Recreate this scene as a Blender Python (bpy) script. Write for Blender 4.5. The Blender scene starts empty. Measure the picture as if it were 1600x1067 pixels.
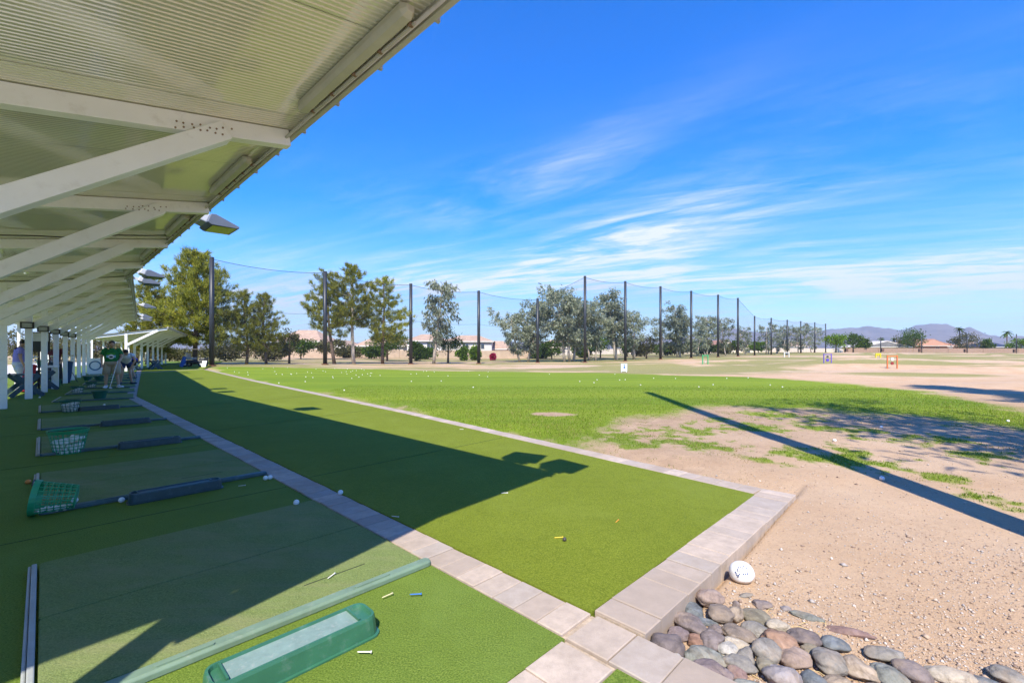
import bpy, math, random
import numpy as np
from mathutils import Vector, Matrix, Quaternion, noise as mnoise

# ------------------------------------------------------------------ camera, sky, sun, exposure
F = 711.0; H = 1.25; PX0 = 800.0; PY0 = 549.0            # 16 mm lens on 36 mm, horizon row, eye height
TH = math.radians(45.9)                                   # tee line direction against the view direction
SUN_EL = math.radians(48.4); SUN_AZ = math.radians(2.5)   # shadows run forward, 2.5 deg to the right
scene = bpy.context.scene
col = scene.collection
cam_d = bpy.data.cameras.new('camera'); cam = bpy.data.objects.new('camera', cam_d); col.objects.link(cam)
cam.location = (0, 0, H); cam.rotation_euler = (math.radians(90), 0, 0)
cam_d.lens = 16.0; cam_d.sensor_width = 36.0; cam_d.shift_y = (PY0 - 533.5) / 1600.0
cam_d.clip_start = 0.05; cam_d.clip_end = 20000
scene.camera = cam

world = bpy.data.worlds.new('World'); scene.world = world; world.use_nodes = True
wn = world.node_tree; wn.nodes.clear()
def WN(t, **k):
    n = wn.nodes.new(t)
    for a, b in k.items(): setattr(n, a, b)
    return n
sky = WN('ShaderNodeTexSky', sky_type='NISHITA', sun_disc=False, sun_elevation=SUN_EL,
         sun_rotation=math.pi + SUN_AZ, altitude=400, air_density=1.0, dust_density=0.4, ozone_density=2.2)
hs = WN('ShaderNodeHueSaturation'); hs.inputs['Hue'].default_value = 0.508; hs.inputs['Saturation'].default_value = 2.2; hs.inputs['Value'].default_value = 0.95
wn.links.new(sky.outputs[0], hs.inputs['Color'])
def VM(op, a, b):
    n = WN('ShaderNodeVectorMath', operation=op)
    for i, v in enumerate((a, b)):
        if isinstance(v, tuple): n.inputs[i].default_value = v
        else: wn.links.new(v, n.inputs[i])
    return n.outputs[0]
KS = (40.0, 40.0, 40.0)          # gentle shoulder, so that the bright horizon keeps its tint
soft = VM('MULTIPLY', VM('DIVIDE', hs.outputs[0], VM('ADD', hs.outputs[0], KS)), (12.4, 18.0, 23.5))
# thin cirrus, laid on a high flat layer: direction / height above the horizon
tc = WN('ShaderNodeTexCoord'); sep = WN('ShaderNodeSeparateXYZ'); wn.links.new(tc.outputs['Generated'], sep.inputs[0])
def M(op, a, b=None, c=None, clamp=False):
    n = WN('ShaderNodeMath', operation=op, use_clamp=clamp)
    for i, v in enumerate((a, b, c)):
        if v is None: continue
        if isinstance(v, (int, float)): n.inputs[i].default_value = v
        else: wn.links.new(v, n.inputs[i])
    return n.outputs[0]
zz = M('ADD', M('MAXIMUM', sep.outputs[2], 0.0), 0.10)
cx = M('DIVIDE', sep.outputs[0], zz); cy = M('DIVIDE', sep.outputs[1], zz)
comb = WN('ShaderNodeCombineXYZ'); wn.links.new(cx, comb.inputs[0]); wn.links.new(cy, comb.inputs[1])
def cloud_noise(loc, rot, scl, scale, detail, rough, dist):
    mp = WN('ShaderNodeMapping', vector_type='TEXTURE'); mp.inputs['Location'].default_value = loc
    mp.inputs['Rotation'].default_value = (0, 0, rot); mp.inputs['Scale'].default_value = scl
    wn.links.new(comb.outputs[0], mp.inputs[0])
    n = WN('ShaderNodeTexNoise'); n.inputs['Scale'].default_value = scale; n.inputs['Detail'].default_value = detail
    n.inputs['Roughness'].default_value = rough; n.inputs['Distortion'].default_value = dist
    wn.links.new(mp.outputs[0], n.inputs['Vector']); return n.outputs[0]
def MR(v, a, b, c, d):
    n = WN('ShaderNodeMapRange', clamp=True); n.interpolation_type = 'SMOOTHSTEP'
    wn.links.new(v, n.inputs[0])
    for i, x in enumerate((a, b, c, d)): n.inputs[i + 1].default_value = x
    return n.outputs[0]
big = cloud_noise((3.1, 0.4, 0), -0.5, (1.6, 1, 1), 0.42, 3, 0.5, 0.4)
fib = cloud_noise((1.3, 5.2, 0), -0.55, (2.0, 0.7, 1), 1.5, 8, 0.64, 0.9)
fin = cloud_noise((7.3, 2.2, 0), -0.42, (2.2, 0.34, 1), 2.4, 7, 0.68, 0.6)
wrp = cloud_noise((9.1, 4.4, 0), 0.0, (1, 1, 1), 0.8, 4, 0.55, 0.0)
def bank(px_, py_, rot, la, lp):
    'soft elongated cloud bank on the cloud layer'
    c_, s_ = math.cos(rot), math.sin(rot); ddx = M('SUBTRACT', cx, px_); ddy = M('SUBTRACT', cy, py_)
    al = M('ADD', M('MULTIPLY', ddx, c_), M('MULTIPLY', ddy, s_)); pe = M('ADD', M('MULTIPLY', ddx, -s_), M('MULTIPLY', ddy, c_))
    pe = M('ADD', pe, M('MULTIPLY', M('SUBTRACT', wrp, 0.5), lp * 3.2)); q = M('ADD', M('POWER', M('DIVIDE', M('ABSOLUTE', al), la), 2.0), M('POWER', M('DIVIDE', M('ABSOLUTE', pe), lp), 2.0))
    return M('EXPONENT', M('MULTIPLY', q, -1.0))
banks = M('ADD', M('ADD', bank(0.62, 2.95, -0.85, 0.72, 0.32), bank(2.9, 3.4, -0.20, 2.4, 0.5)), M('ADD', M('MULTIPLY', bank(-0.9, 4.0, -0.3, 1.9, 0.5), 0.7), M('MULTIPLY', bank(0.2, 1.9, -0.9, 0.6, 0.16), 0.22)))
cover = M('ADD', M('MULTIPLY', MR(big, 0.42, 0.70, 0.0, 1.0), 0.18), banks, None, True)
wisp = M('MULTIPLY', MR(fib, 0.34, 0.74, 0.0, 1.0), M('ADD', M('MULTIPLY', MR(fin, 0.28, 0.72, 0.0, 1.0), 0.7), 0.3))
cl = M('MULTIPLY', M('MULTIPLY', wisp, cover), MR(sep.outputs[2], 0.75, 0.30, 0.25, 1.0))
veil = M('MULTIPLY', MR(sep.outputs[2], 0.30, 0.0, 0.0, 0.9), M('ADD', M('MULTIPLY', MR(fin, 0.3, 0.7, 0.0, 1.0), 0.55), 0.45))
cl = M('MINIMUM', M('ADD', M('MULTIPLY', cl, 2.1), veil), 0.93)
mixc = WN('ShaderNodeMix', data_type='RGBA'); wn.links.new(cl, mixc.inputs[0])
wn.links.new(soft, mixc.inputs[6]); mixc.inputs[7].default_value = (1.62, 1.68, 1.74, 1)
bg = WN('ShaderNodeBackground'); wn.links.new(mixc.outputs[2], bg.inputs['Color']); bg.inputs['Strength'].default_value = 0.15
wo = WN('ShaderNodeOutputWorld'); wn.links.new(bg.outputs[0], wo.inputs[0])

world.cycles.sampling_method = 'MANUAL'; world.cycles.sample_map_resolution = 512

sun_d = bpy.data.lights.new('sun', 'SUN'); sun_d.energy = 2.0; sun_d.angle = math.radians(0.53); sun_d.color = (1.0, 0.92, 0.78)
sun = bpy.data.objects.new('sun', sun_d); col.objects.link(sun)
sd = Vector((math.sin(SUN_AZ) * math.cos(SUN_EL), math.cos(SUN_AZ) * math.cos(SUN_EL), -math.sin(SUN_EL)))
sun.rotation_euler = sd.to_track_quat('-Z', 'Y').to_euler(); sun.location = (-5, -30, 30)
vs = scene.view_settings; vs.view_transform = 'Standard'; vs.look = 'None'; vs.exposure = 2.1; vs.gamma = 1.0; vs.use_curve_mapping = False
scene.render.engine = 'CYCLES'
scene.cycles.use_denoising = True; scene.cycles.max_bounces = 9; scene.cycles.diffuse_bounces = 7
scene.cycles.transparent_max_bounces = 16; scene.cycles.volume_bounces = 0
scene.cycles.caustics_reflective = False; scene.cycles.caustics_refractive = False; scene.cycles.sample_clamp_indirect = 6

# ------------------------------------------------------------------ helpers
R = random.Random(7); NR = np.random.default_rng(7)
def at(px, py, z=0.0):
    'ground point (height z) seen at a picture position'
    d = F * (H - z) / (py - PY0); return Vector(((px - PX0) / F * d, d, z))
def far(px, d): return (px - PX0) / F * d
def T(u, v, z=0.0):
    'tee coordinates (u out over the range, v along the tee line) to world'
    return Vector((u * math.cos(TH) - v * math.sin(TH), u * math.sin(TH) + v * math.cos(TH), z))
def uv_of(p): return (p[0] * math.cos(TH) + p[1] * math.sin(TH), -p[0] * math.sin(TH) + p[1] * math.cos(TH))
def rotz(a): return Matrix.Rotation(a, 3, 'Z')

class MB:
    def __init__(s): s.v = []; s.f = []
    def add(s, vs, fs):
        o = len(s.v); s.v += [tuple(p) for p in vs]; s.f += [tuple(i + o for i in f) for f in fs]; return s
    def box(s, c, d, rot=None):
        c = Vector(c); pts = []
        for x in (-.5, .5):
            for y in (-.5, .5):
                for z in (-.5, .5):
                    p = Vector((x * d[0], y * d[1], z * d[2]))
                    if rot is not None: p = rot @ p
                    pts.append(p + c)
        return s.add(pts, [(0, 1, 3, 2), (4, 6, 7, 5), (0, 4, 5, 1), (2, 3, 7, 6), (0, 2, 6, 4), (1, 5, 7, 3)])
    def bar(s, a, b, w, h, up=(0, 0, 1)):
        'box from a to b, w across, h along up'
        a = Vector(a); b = Vector(b); d = (b - a).normalized(); up = Vector(up)
        x = d.cross(up).normalized(); y = x.cross(d).normalized(); pts = []
        for p in (a, b):
            for i, j in ((-1, -1), (1, -1), (1, 1), (-1, 1)): pts.append(p + x * (w / 2 * i) + y * (h / 2 * j))
        return s.add(pts, [(3, 2, 1, 0), (4, 5, 6, 7), (0, 1, 5, 4), (1, 2, 6, 5), (2, 3, 7, 6), (3, 0, 4, 7)])
    def tube(s, pts, rad, n=8, cap=True):
        pts = [Vector(p) for p in pts]
        if isinstance(rad, (int, float)): rad = [rad] * len(pts)
        ref = None; rings = []
        for i, p in enumerate(pts):
            d = (pts[min(i + 1, len(pts) - 1)] - pts[max(i - 1, 0)])
            d = d.normalized() if d.length > 1e-9 else Vector((0, 0, 1))
            if ref is None or abs(ref.dot(d)) > .95:
                ref = Vector((1, 0, 0)) if abs(d.x) < .8 else Vector((0, 1, 0))
            x = (ref - d * ref.dot(d)).normalized(); y = d.cross(x); ref = x
            rings.append([p + (x * math.cos(t) + y * math.sin(t)) * rad[i] for t in [2 * math.pi * k / n for k in range(n)]])
        return s.loft(rings, cap)
    def loft(s, rings, cap=True, closed=True):
        n = len(rings[0]); o = len(s.v)
        for r in rings: s.v += [tuple(p) for p in r]
        for i in range(len(rings) - 1):
            for k in range(n if closed else n - 1):
                a = o + i * n + k; b = o + i * n + (k + 1) % n
                s.f.append((a, b, b + n, a + n))
        if cap:
            s.f.append(tuple(o + k for k in range(n - 1, -1, -1))); m = o + (len(rings) - 1) * n
            s.f.append(tuple(m + k for k in range(n)))
        return s
    def ball(s, c, r, seg=10, ring=7, sc=(1, 1, 1), rot=None):
        rings = []
        for i in range(ring + 1):
            t = math.pi * i / ring; q = []
            for k in range(seg):
                a = 2 * math.pi * k / seg
                p = Vector((math.cos(a) * math.sin(t) * sc[0], math.sin(a) * math.sin(t) * sc[1], -math.cos(t) * sc[2])) * r
                if rot is not None: p = rot @ p
                q.append(Vector(c) + p)
            rings.append(q)
        return s.loft(rings, False)
    def prism(s, poly, z0, z1):
        n = len(poly)
        s.add([(p[0], p[1], z0) for p in poly] + [(p[0], p[1], z1) for p in poly],
              [tuple(range(n - 1, -1, -1)), tuple(range(n, 2 * n))] + [(k, (k + 1) % n, n + (k + 1) % n, n + k) for k in range(n)])
        return s
    def mesh(s, name):
        me = bpy.data.meshes.new(name); me.from_pydata(s.v, [], s.f); me.update(); return me
    def build(s, name, mat, parent=None, smooth=False, bevel=0, loc=None, rz=0):
        return obj(name, s.mesh(name), mat, parent, smooth, bevel, loc, rz)

def obj(name, me, mat, parent=None, smooth=False, bevel=0, loc=None, rz=0):
    o = bpy.data.objects.new(name, me); col.objects.link(o)
    if mat is not None and len(me.materials) == 0: me.materials.append(mat)
    if parent: o.parent = parent
    if loc is not None: o.location = loc
    if rz: o.rotation_euler[2] = rz
    if smooth:
        me.polygons.foreach_set('use_smooth', [True] * len(me.polygons))
    if bevel:
        m = o.modifiers.new('bevel', 'BEVEL'); m.width = bevel; m.segments = 2; m.limit_method = 'ANGLE'
        m.harden_normals = False
    return o
def tag(o, label=None, cat=None, group=None, kind=None):
    if label: o['label'] = label
    if cat: o['category'] = cat
    if group: o['group'] = group
    if kind: o['kind'] = kind
    return o
def empty(name, loc=(0, 0, 0), rz=0):
    o = bpy.data.objects.new(name, None); col.objects.link(o); o.location = loc; o.rotation_euler[2] = rz
    o.empty_display_size = .2; return o
def copy_tree(o, parent=None):
    c = o.copy(); col.objects.link(c)
    if parent: c.parent = parent
    for ch in o.children: copy_tree(ch, c)
    return c

# ------------------------------------------------------------------ materials
class NT:
    def __init__(s, name):
        s.m = bpy.data.materials.new(name); s.m.use_nodes = True; s.t = s.m.node_tree
        s.b = s.t.nodes['Principled BSDF']; s.out = s.t.nodes['Material Output']
    def n(s, t, **k):
        x = s.t.nodes.new(t)
        for a, b in k.items(): setattr(x, a, b)
        return x
    def l(s, a, b): s.t.links.new(a, b)
    def coord(s, which='Object'):
        if not hasattr(s, 'tc'): s.tc = s.n('ShaderNodeTexCoord')
        if which == 'World':
            g = s.n('ShaderNodeNewGeometry'); return g.outputs['Position']
        return s.tc.outputs[which]
    def noise(s, scale, detail=4, rough=.55, dist=0, vec=None, sc=None, rot=0):
        x = s.n('ShaderNodeTexNoise'); x.inputs['Scale'].default_value = scale; x.inputs['Detail'].default_value = detail
        x.inputs['Roughness'].default_value = rough; x.inputs['Distortion'].default_value = dist
        vec = vec or s.coord()
        if sc:
            mp = s.n('ShaderNodeMapping'); mp.inputs['Scale'].default_value = sc; mp.inputs['Rotation'].default_value = (0, 0, rot)
            s.l(vec, mp.inputs[0]); vec = mp.outputs[0]
        s.l(vec, x.inputs['Vector']); return x.outputs[0]
    def ramp(s, fac, stops):
        r = s.n('ShaderNodeValToRGB'); e = r.color_ramp.elements
        while len(e) < len(stops): e.new(.5)
        for k, (p, c) in enumerate(stops):
            e[k].position = p; e[k].color = (c[0], c[1], c[2], 1) if not isinstance(c, (int, float)) else (c, c, c, 1)
        s.l(fac, r.inputs[0]); return r.outputs[0]
    def mix(s, fac, a, b, mode='MIX'):
        x = s.n('ShaderNodeMix', data_type='RGBA', blend_type=mode)
        for i, v in ((0, fac), (6, a), (7, b)):
            if isinstance(v, (int, float)): x.inputs[i].default_value = v
            elif isinstance(v, tuple): x.inputs[i].default_value = (v[0], v[1], v[2], 1)
            else: s.l(v, x.inputs[i])
        return x.outputs[2]
    def math(s, op, a, b=None, clamp=False):
        x = s.n('ShaderNodeMath', operation=op, use_clamp=clamp)
        for i, v in enumerate((a, b)):
            if v is None: continue
            if isinstance(v, (int, float)): x.inputs[i].default_value = v
            else: s.l(v, x.inputs[i])
        return x.outputs[0]
    def bump(s, h, strength=.3, dist=.01):
        x = s.n('ShaderNodeBump'); x.inputs['Strength'].default_value = strength; x.inputs['Distance'].default_value = dist
        s.l(h, x.inputs['Height']); s.l(x.outputs[0], s.b.inputs['Normal'])
    def color(s, c):
        if isinstance(c, tuple): s.b.inputs['Base Color'].default_value = (c[0], c[1], c[2], 1)
        else: s.l(c, s.b.inputs['Base Color'])
    def rough(s, r):
        if isinstance(r, (int, float)): s.b.inputs['Roughness'].default_value = r
        else: s.l(r, s.b.inputs['Roughness'])
    def spec(s, x): s.b.inputs['Specular IOR Level'].default_value = x
MAT = {}
def simple(name, c, rough=.6, var=.15, nscale=6, bump=0, bscale=60, metal=0, spec=.5, dirt=None, bdist=.004):
    if name in MAT: return MAT[name]
    k = NT(name); n1 = k.noise(nscale, 5, .6)
    lo = tuple(x * (1 - var) for x in c); hi = tuple(min(1, x * (1 + var)) for x in c)
    cc = k.ramp(n1, [(.3, lo), (.7, hi)])
    if dirt:
        n2 = k.noise(nscale * 2.3, 8, .7); cc = k.mix(k.ramp(n2, [(.55, 0.0), (.72, dirt[3])]), cc, tuple(dirt[:3]))
    k.color(cc); k.rough(rough); k.b.inputs['Metallic'].default_value = metal; k.spec(spec)
    if bump: k.bump(k.noise(bscale, 3, .6), bump, bdist)
    MAT[name] = k.m; return k.m

def turf_mat(name, c0, c1, c2, wear=None, scale=210):
    k = NT(name); w = k.coord('World')
    f1 = k.noise(scale * .62, 3, .75, 0, w); f2 = k.noise(scale * .25, 3, .7, 0, w); pat = k.noise(1.3, 5, .6, 0, w); pat2 = k.noise(9, 4, .6, 0, w)
    cc = k.ramp(f1, [(.36, c0), (.5, c1), (.64, c2)])
    cc = k.mix(k.math('MULTIPLY', k.ramp(pat, [(.35, 0.0), (.65, 1.0)]), .35), cc, tuple(x * .75 for x in c1))
    cc = k.mix(k.math('MULTIPLY', k.ramp(pat2, [(.4, 0.0), (.7, 1.0)]), .25), cc, tuple(min(1, x * 1.25) for x in c1))
    sc_ = k.noise(.8, 7, .7, .3, w); cc = k.mix(k.ramp(sc_, [(.50, 0.0), (.74, .38)]), cc, tuple(min(1, x * 1.35 + .03) for x in c1))
    if wear:
        ww = k.noise(2.2, 6, .65, .4, w, (.6, 2.4, 1), TH); cc = k.mix(k.ramp(ww, [(.45, 0.0), (.68, .6)]), cc, wear)
    k.color(cc); k.rough(.85); k.spec(.12); k.b.inputs['Sheen Weight'].default_value = .0
    k.bump(k.math('ADD', f1, k.math('MULTIPLY', f2, .8)), .9, .006)
    MAT[name] = k.m; return k.m
turf_front = turf_mat('turf_front', (.088, .123, .009), (.152, .193, .0155), (.23, .27, .033))
turf_bay = turf_mat('turf_bay', (.070, .118, .016), (.128, .195, .028), (.21, .275, .052))
mat_turf = turf_mat('mat_turf', (.10, .145, .045), (.170, .222, .070), (.25, .31, .115), (.24, .245, .12), 230)

def paver_mat():
    k = NT('paver'); oi = k.n('ShaderNodeObjectInfo'); w = k.coord('World')
    base = k.ramp(oi.outputs['Random'], [(0, (.36, .29, .235)), (.3, (.46, .375, .305)), (.6, (.40, .345, .30)), (.8, (.50, .405, .325)), (1, (.55, .455, .375))])
    n = k.noise(14, 8, .7, 0, w); n2 = k.noise(260, 2, .6, 0, w); n3 = k.noise(3, 5, .6, 0, w)
    cc = k.mix(k.ramp(n, [(.38, 0.0), (.66, .6)]), base, (.31, .255, .21))
    cc = k.mix(k.ramp(n2, [(.55, 0.0), (.75, .5)]), cc, (.30, .26, .23)); cc = k.mix(k.ramp(n3, [(.5, 0.0), (.7, .45)]), cc, (.29, .23, .175))
    k.color(cc); k.rough(.85); k.spec(.3); k.bump(k.math('ADD', n, n2), .35, .004); return k.m
paver = paver_mat()
joint = simple('joint_sand', (.40, .32, .24), .95, .3, 30, .4, 300)
white_paint = simple('white_paint', (.86, .86, .845), .42, .04, 3, .05, 40, dirt=(.50, .47, .40, .35))
def roof_paint():
    k = NT('roof_paint'); n = k.noise(2.2, 5, .6); n2 = k.noise(26, 5, .65)
    cc = k.ramp(n, [(.3, (.62, .60, .46)), (.7, (.70, .68, .53))]); cc = k.mix(k.ramp(n2, [(.58, 0.0), (.8, .25)]), cc, (.48, .45, .36))
    k.color(cc); k.rough(.22); k.spec(.8); k.b.inputs['Coat Weight'].default_value = 1.0; k.b.inputs['Coat Roughness'].default_value = .05; k.b.inputs['Coat IOR'].default_value = 1.9; return k.m
roof_paint = roof_paint()
rust_screw = simple('rusty_screw', (.20, .13, .08), .7, .3, 40)
fascia_grey = simple('fascia_grey', (.46, .44, .39), .45, .10, 5, dirt=(.26, .23, .18, .5))
cable_black = simple('cable_black', (.02, .02, .022), .5)
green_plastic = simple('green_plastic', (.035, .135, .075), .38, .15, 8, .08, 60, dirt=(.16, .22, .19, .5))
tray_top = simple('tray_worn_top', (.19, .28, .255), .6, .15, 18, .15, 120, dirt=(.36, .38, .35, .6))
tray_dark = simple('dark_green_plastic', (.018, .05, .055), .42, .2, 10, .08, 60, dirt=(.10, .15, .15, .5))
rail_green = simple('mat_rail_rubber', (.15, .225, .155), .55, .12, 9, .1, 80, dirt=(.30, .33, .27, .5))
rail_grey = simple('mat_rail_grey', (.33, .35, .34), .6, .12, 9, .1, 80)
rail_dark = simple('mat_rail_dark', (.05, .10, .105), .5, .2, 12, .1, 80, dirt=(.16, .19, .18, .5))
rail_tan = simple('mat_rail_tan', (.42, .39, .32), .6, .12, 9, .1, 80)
basket_green = simple('basket_green', (.02, .30, .13), .42, .1, 10)
basket_dark = simple('basket_dark_green', (.015, .11, .07), .45, .1, 10)
ball_white = simple('ball_white', (.80, .80, .77), .35, .04, 30)
ball_dark = simple('ball_dark', (.05, .045, .04), .5)
ball_orange = simple('ball_orange', (.62, .20, .03), .4)
bench_blue = simple('bench_blue', (.035, .075, .105), .5, .2, 8)
pole_metal = simple('pole_metal', (.022, .026, .032), .45, .15, 2)
# ------------------------------------------------------------------ ground
def vnoise(x, y, scale, seed=0, octaves=4, gain=.5):
    'value noise on arrays, 0..1'
    x = np.asarray(x, float) * scale; y = np.asarray(y, float) * scale; tot = 0; amp = 1; s = 0
    for o in range(octaves):
        xi = np.floor(x).astype(np.int64); yi = np.floor(y).astype(np.int64); fx = x - xi; fy = y - yi
        fx = fx * fx * (3 - 2 * fx); fy = fy * fy * (3 - 2 * fy)
        def h(a, b):
            n = (a * 374761393 + b * 668265263 + (seed + o * 17) * 2147483647) & 0xffffffff
            n = ((n ^ (n >> 13)) * 1274126177) & 0xffffffff
            return ((n ^ (n >> 16)) & 0xffff) / 65535.0
        v = (h(xi, yi) * (1 - fx) + h(xi + 1, yi) * fx) * (1 - fy) + (h(xi, yi + 1) * (1 - fx) + h(xi + 1, yi + 1) * fx) * fy
        s = s + v * amp; tot += amp; amp *= gain; x = x * 2.03 + 11.3; y = y * 2.03 + 5.7
    return s / tot
CTRL = [(-30, 30, 0), (0, 25, -.05), (12, 20, -.05), (9, 9, -.06), (-22, 40, .05), (-20, 47, -.02), (-12, 54, -.22), (-5, 60, -.4), (2.5, 52, -.72),
        (4, 66, -.75), (10, 64, -.25), (17, 68, -.25), (24, 75, -.1), (32, 81, .02), (40, 88, .15), (47, 94, .22), (55, 103, .28), (64, 112, .46), (105, 152, 1.2),
        (-60, 60, .1), (-40, 90, .1), (0, 100, -.2), (40, 140, .6), (120, 120, .6), (150, 200, .5), (60, 60, .0), (35, 35, .05), (100, 60, .1), (25, 45, -.1), (45, 60, .0)]
MOUND = [(24, 34, .45, 7, 2.6), (36, 46, .6, 9, 3.4), (13, 39, .5, 7, 3.2), (19, 23.5, .22, 5, 1.6), (30, 27, .4, 6, 1.9), (48, 50, .45, 9, 3.6), (5, 44, .3, 7, 3.5), (60, 75, .6, 14, 4.5), (24, 17, .28, 6, 1.5), (40, 33, .4, 8, 2.2), (27, 54, .4, 8, 3)]
def terrain(x, y):
    x = np.asarray(x, float); y = np.asarray(y, float)
    num = 0; den = 1e-9
    for cx_, cy_, cz_ in CTRL:
        s = 6 + .12 * math.hypot(cx_, cy_); w = np.exp(-((x - cx_) ** 2 + (y - cy_) ** 2) / (2 * s * s)); num = num + w * cz_; den = den + w
    z = num / np.maximum(den, 1e-3)
    for mx, my, mh, sx, sy in MOUND: z = z + mh * np.exp(-((x - mx) / sx) ** 2 - ((y - my) / sy) ** 2)
    r = np.hypot(x, y)
    near = np.clip((r - 13) / 14, 0, 1)
    fine = (vnoise(x, y, .35, 3, 3) - .5) * .05 + (vnoise(x, y, 3.0, 5, 3) - .5) * .012
    z = z * near + fine * np.clip(1.2 - near * .6, 0, 1) * np.exp(-r / 300)
    u = x * math.cos(TH) + y * math.sin(TH); v = -x * math.sin(TH) + y * math.cos(TH)
    z = z - .056 * (1 - near) * np.clip(1 - (u - 2.2) / 2.6, .25, 1)
    # under and behind the tee line the ground stays flat, below the turf slabs
    ue = np.interp(v, [-50, .90, 1.0, 8, 21, 38, 70, 120], [.9, .9, 4.4, 5.2, 6.3, 8.1, 16, 30])
    k = np.clip((u - ue) / .8, 0, 1); z = z * k + (-.09) * (1 - k)
    return z
def ground_z(x, y): return float(terrain(np.array([x]), np.array([y]))[0])

LAWN = [at(330, 572), at(560, 573.5), at(840, 577), at(975, 580), at(1200, 589), at(1290, 594), at(1450, 611), at(1600, 636), at(1750, 690), at(1600, 672), at(1440, 652), at(1320, 643),
        at(1210, 636), at(1130, 634), at(1060, 645), at(1000, 652), at(960, 664), at(930, 682), at(905, 694), at(860, 690), T(5.0, 6.0), T(5.3, 9), T(6.3, 21.2), T(8, 37)]
PATCH = [(1075, 678, 1.0, .30), (1150, 673, .8, .22), (960, 683, .8, .3), (1040, 690, .5, .18), (1290, 718, .95, .22), (1345, 735, .5, .14), (1215, 706, .35, .10), (1100, 700, .5, .18), (1230, 655, .7, .3),
         (1310, 675, .6, .18), (1420, 690, .9, .2), (1500, 668, 1.0, .25), (1570, 790, .35, .14), (1480, 755, .35, .09), (1180, 650, .8, .25), (1000, 700, .3, .12), (1390, 728, .3, .1), (1130, 655, .6, .2), (1540, 720, .6, .15)]
def poly_sd(x, y, poly):
    x = np.asarray(x, float); y = np.asarray(y, float); inside = np.zeros(x.shape, bool); d = np.full(x.shape, 1e9)
    n = len(poly)
    for i in range(n):
        ax, ay = poly[i][0], poly[i][1]; bx, by = poly[(i + 1) % n][0], poly[(i + 1) % n][1]
        c = (ay > y) != (by > y)
        with np.errstate(divide='ignore', invalid='ignore'): inside ^= c & (x < (bx - ax) * (y - ay) / (by - ay + 1e-12) + ax)
        t = np.clip(((x - ax) * (bx - ax) + (y - ay) * (by - ay)) / ((bx - ax) ** 2 + (by - ay) ** 2 + 1e-12), 0, 1)
        d = np.minimum(d, np.hypot(x - ax - t * (bx - ax), y - ay - t * (by - ay)))
    return np.where(inside, d, -d)
PGND = [(at(px, py, -.06), a, b) for px, py, a, b in PATCH]
def grass_mask(x, y):
    'about 1 on lawn, 0 on bare dirt'
    x = np.asarray(x, float); y = np.asarray(y, float); r = np.hypot(x, y)
    sd_ = poly_sd(x, y, LAWN); n = vnoise(x, y, .9, 21, 5, .6) - .5; n2 = vnoise(x, y, 5.5, 9, 3, .6) - .5
    m = np.clip(.5 + (sd_ + n * 1.5 + n2 * .45) * (.9 / (1 + r * .01)), 0, 1)
    for p, a, b in PGND:
        q = ((x - p.x - .35 * (y - p.y) * 0) / a) ** 2 + ((y - p.y) / (b * 2.6)) ** 2
        m = np.maximum(m, np.clip(.66 - q * .6 + n * 2.4 + n2 * 2.6, 0, .8))
    bare = at(865, 646); q = ((x - bare.x) / .45) ** 2 + ((y - bare.y) / .30) ** 2
    return np.minimum(m, np.clip(q - .4 + n2 * 1.2, 0, 1))
def olive_mask(x, y):
    x = np.asarray(x, float); y = np.asarray(y, float)
    n = vnoise(x * .35, y, .22, 40, 4, .55); n2 = vnoise(x, y, 1.2, 44, 3, .6)
    m = np.clip((n - .35) * 4.5 + (n2 - .5) * .8, 0, 1)
    r = np.hypot(x, y); m = m * np.clip((y - 17) / 10, 0, 1)
    far_ = np.clip((np.interp(x, [-60, -20, 0, 10, 25, 50, 110], [44, 52, 68, 68, 78, 98, 160]) - y) / -10, 0, 1)
    m = np.maximum(m, far_ * np.clip(.35 + (n - .3) * 2.2, 0, 1) * .9)
    g = at(1430, 587); m = np.maximum(m, np.clip(1.3 - ((x - g.x) / 4.5) ** 2 - ((y - g.y) / 1.8) ** 2, 0, 1)); return m
def soil_mask(x, y):
    'brown trodden soil fading out from the lawn edge'
    sd_ = poly_sd(x, y, LAWN); n = vnoise(x, y, .7, 61, 4, .6); r = np.hypot(x, y); return np.clip(1.15 + sd_ / 3.2 + (n - .5) * 1.6, 0, 1) * np.clip((22 - r) / 8, 0, 1)
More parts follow.
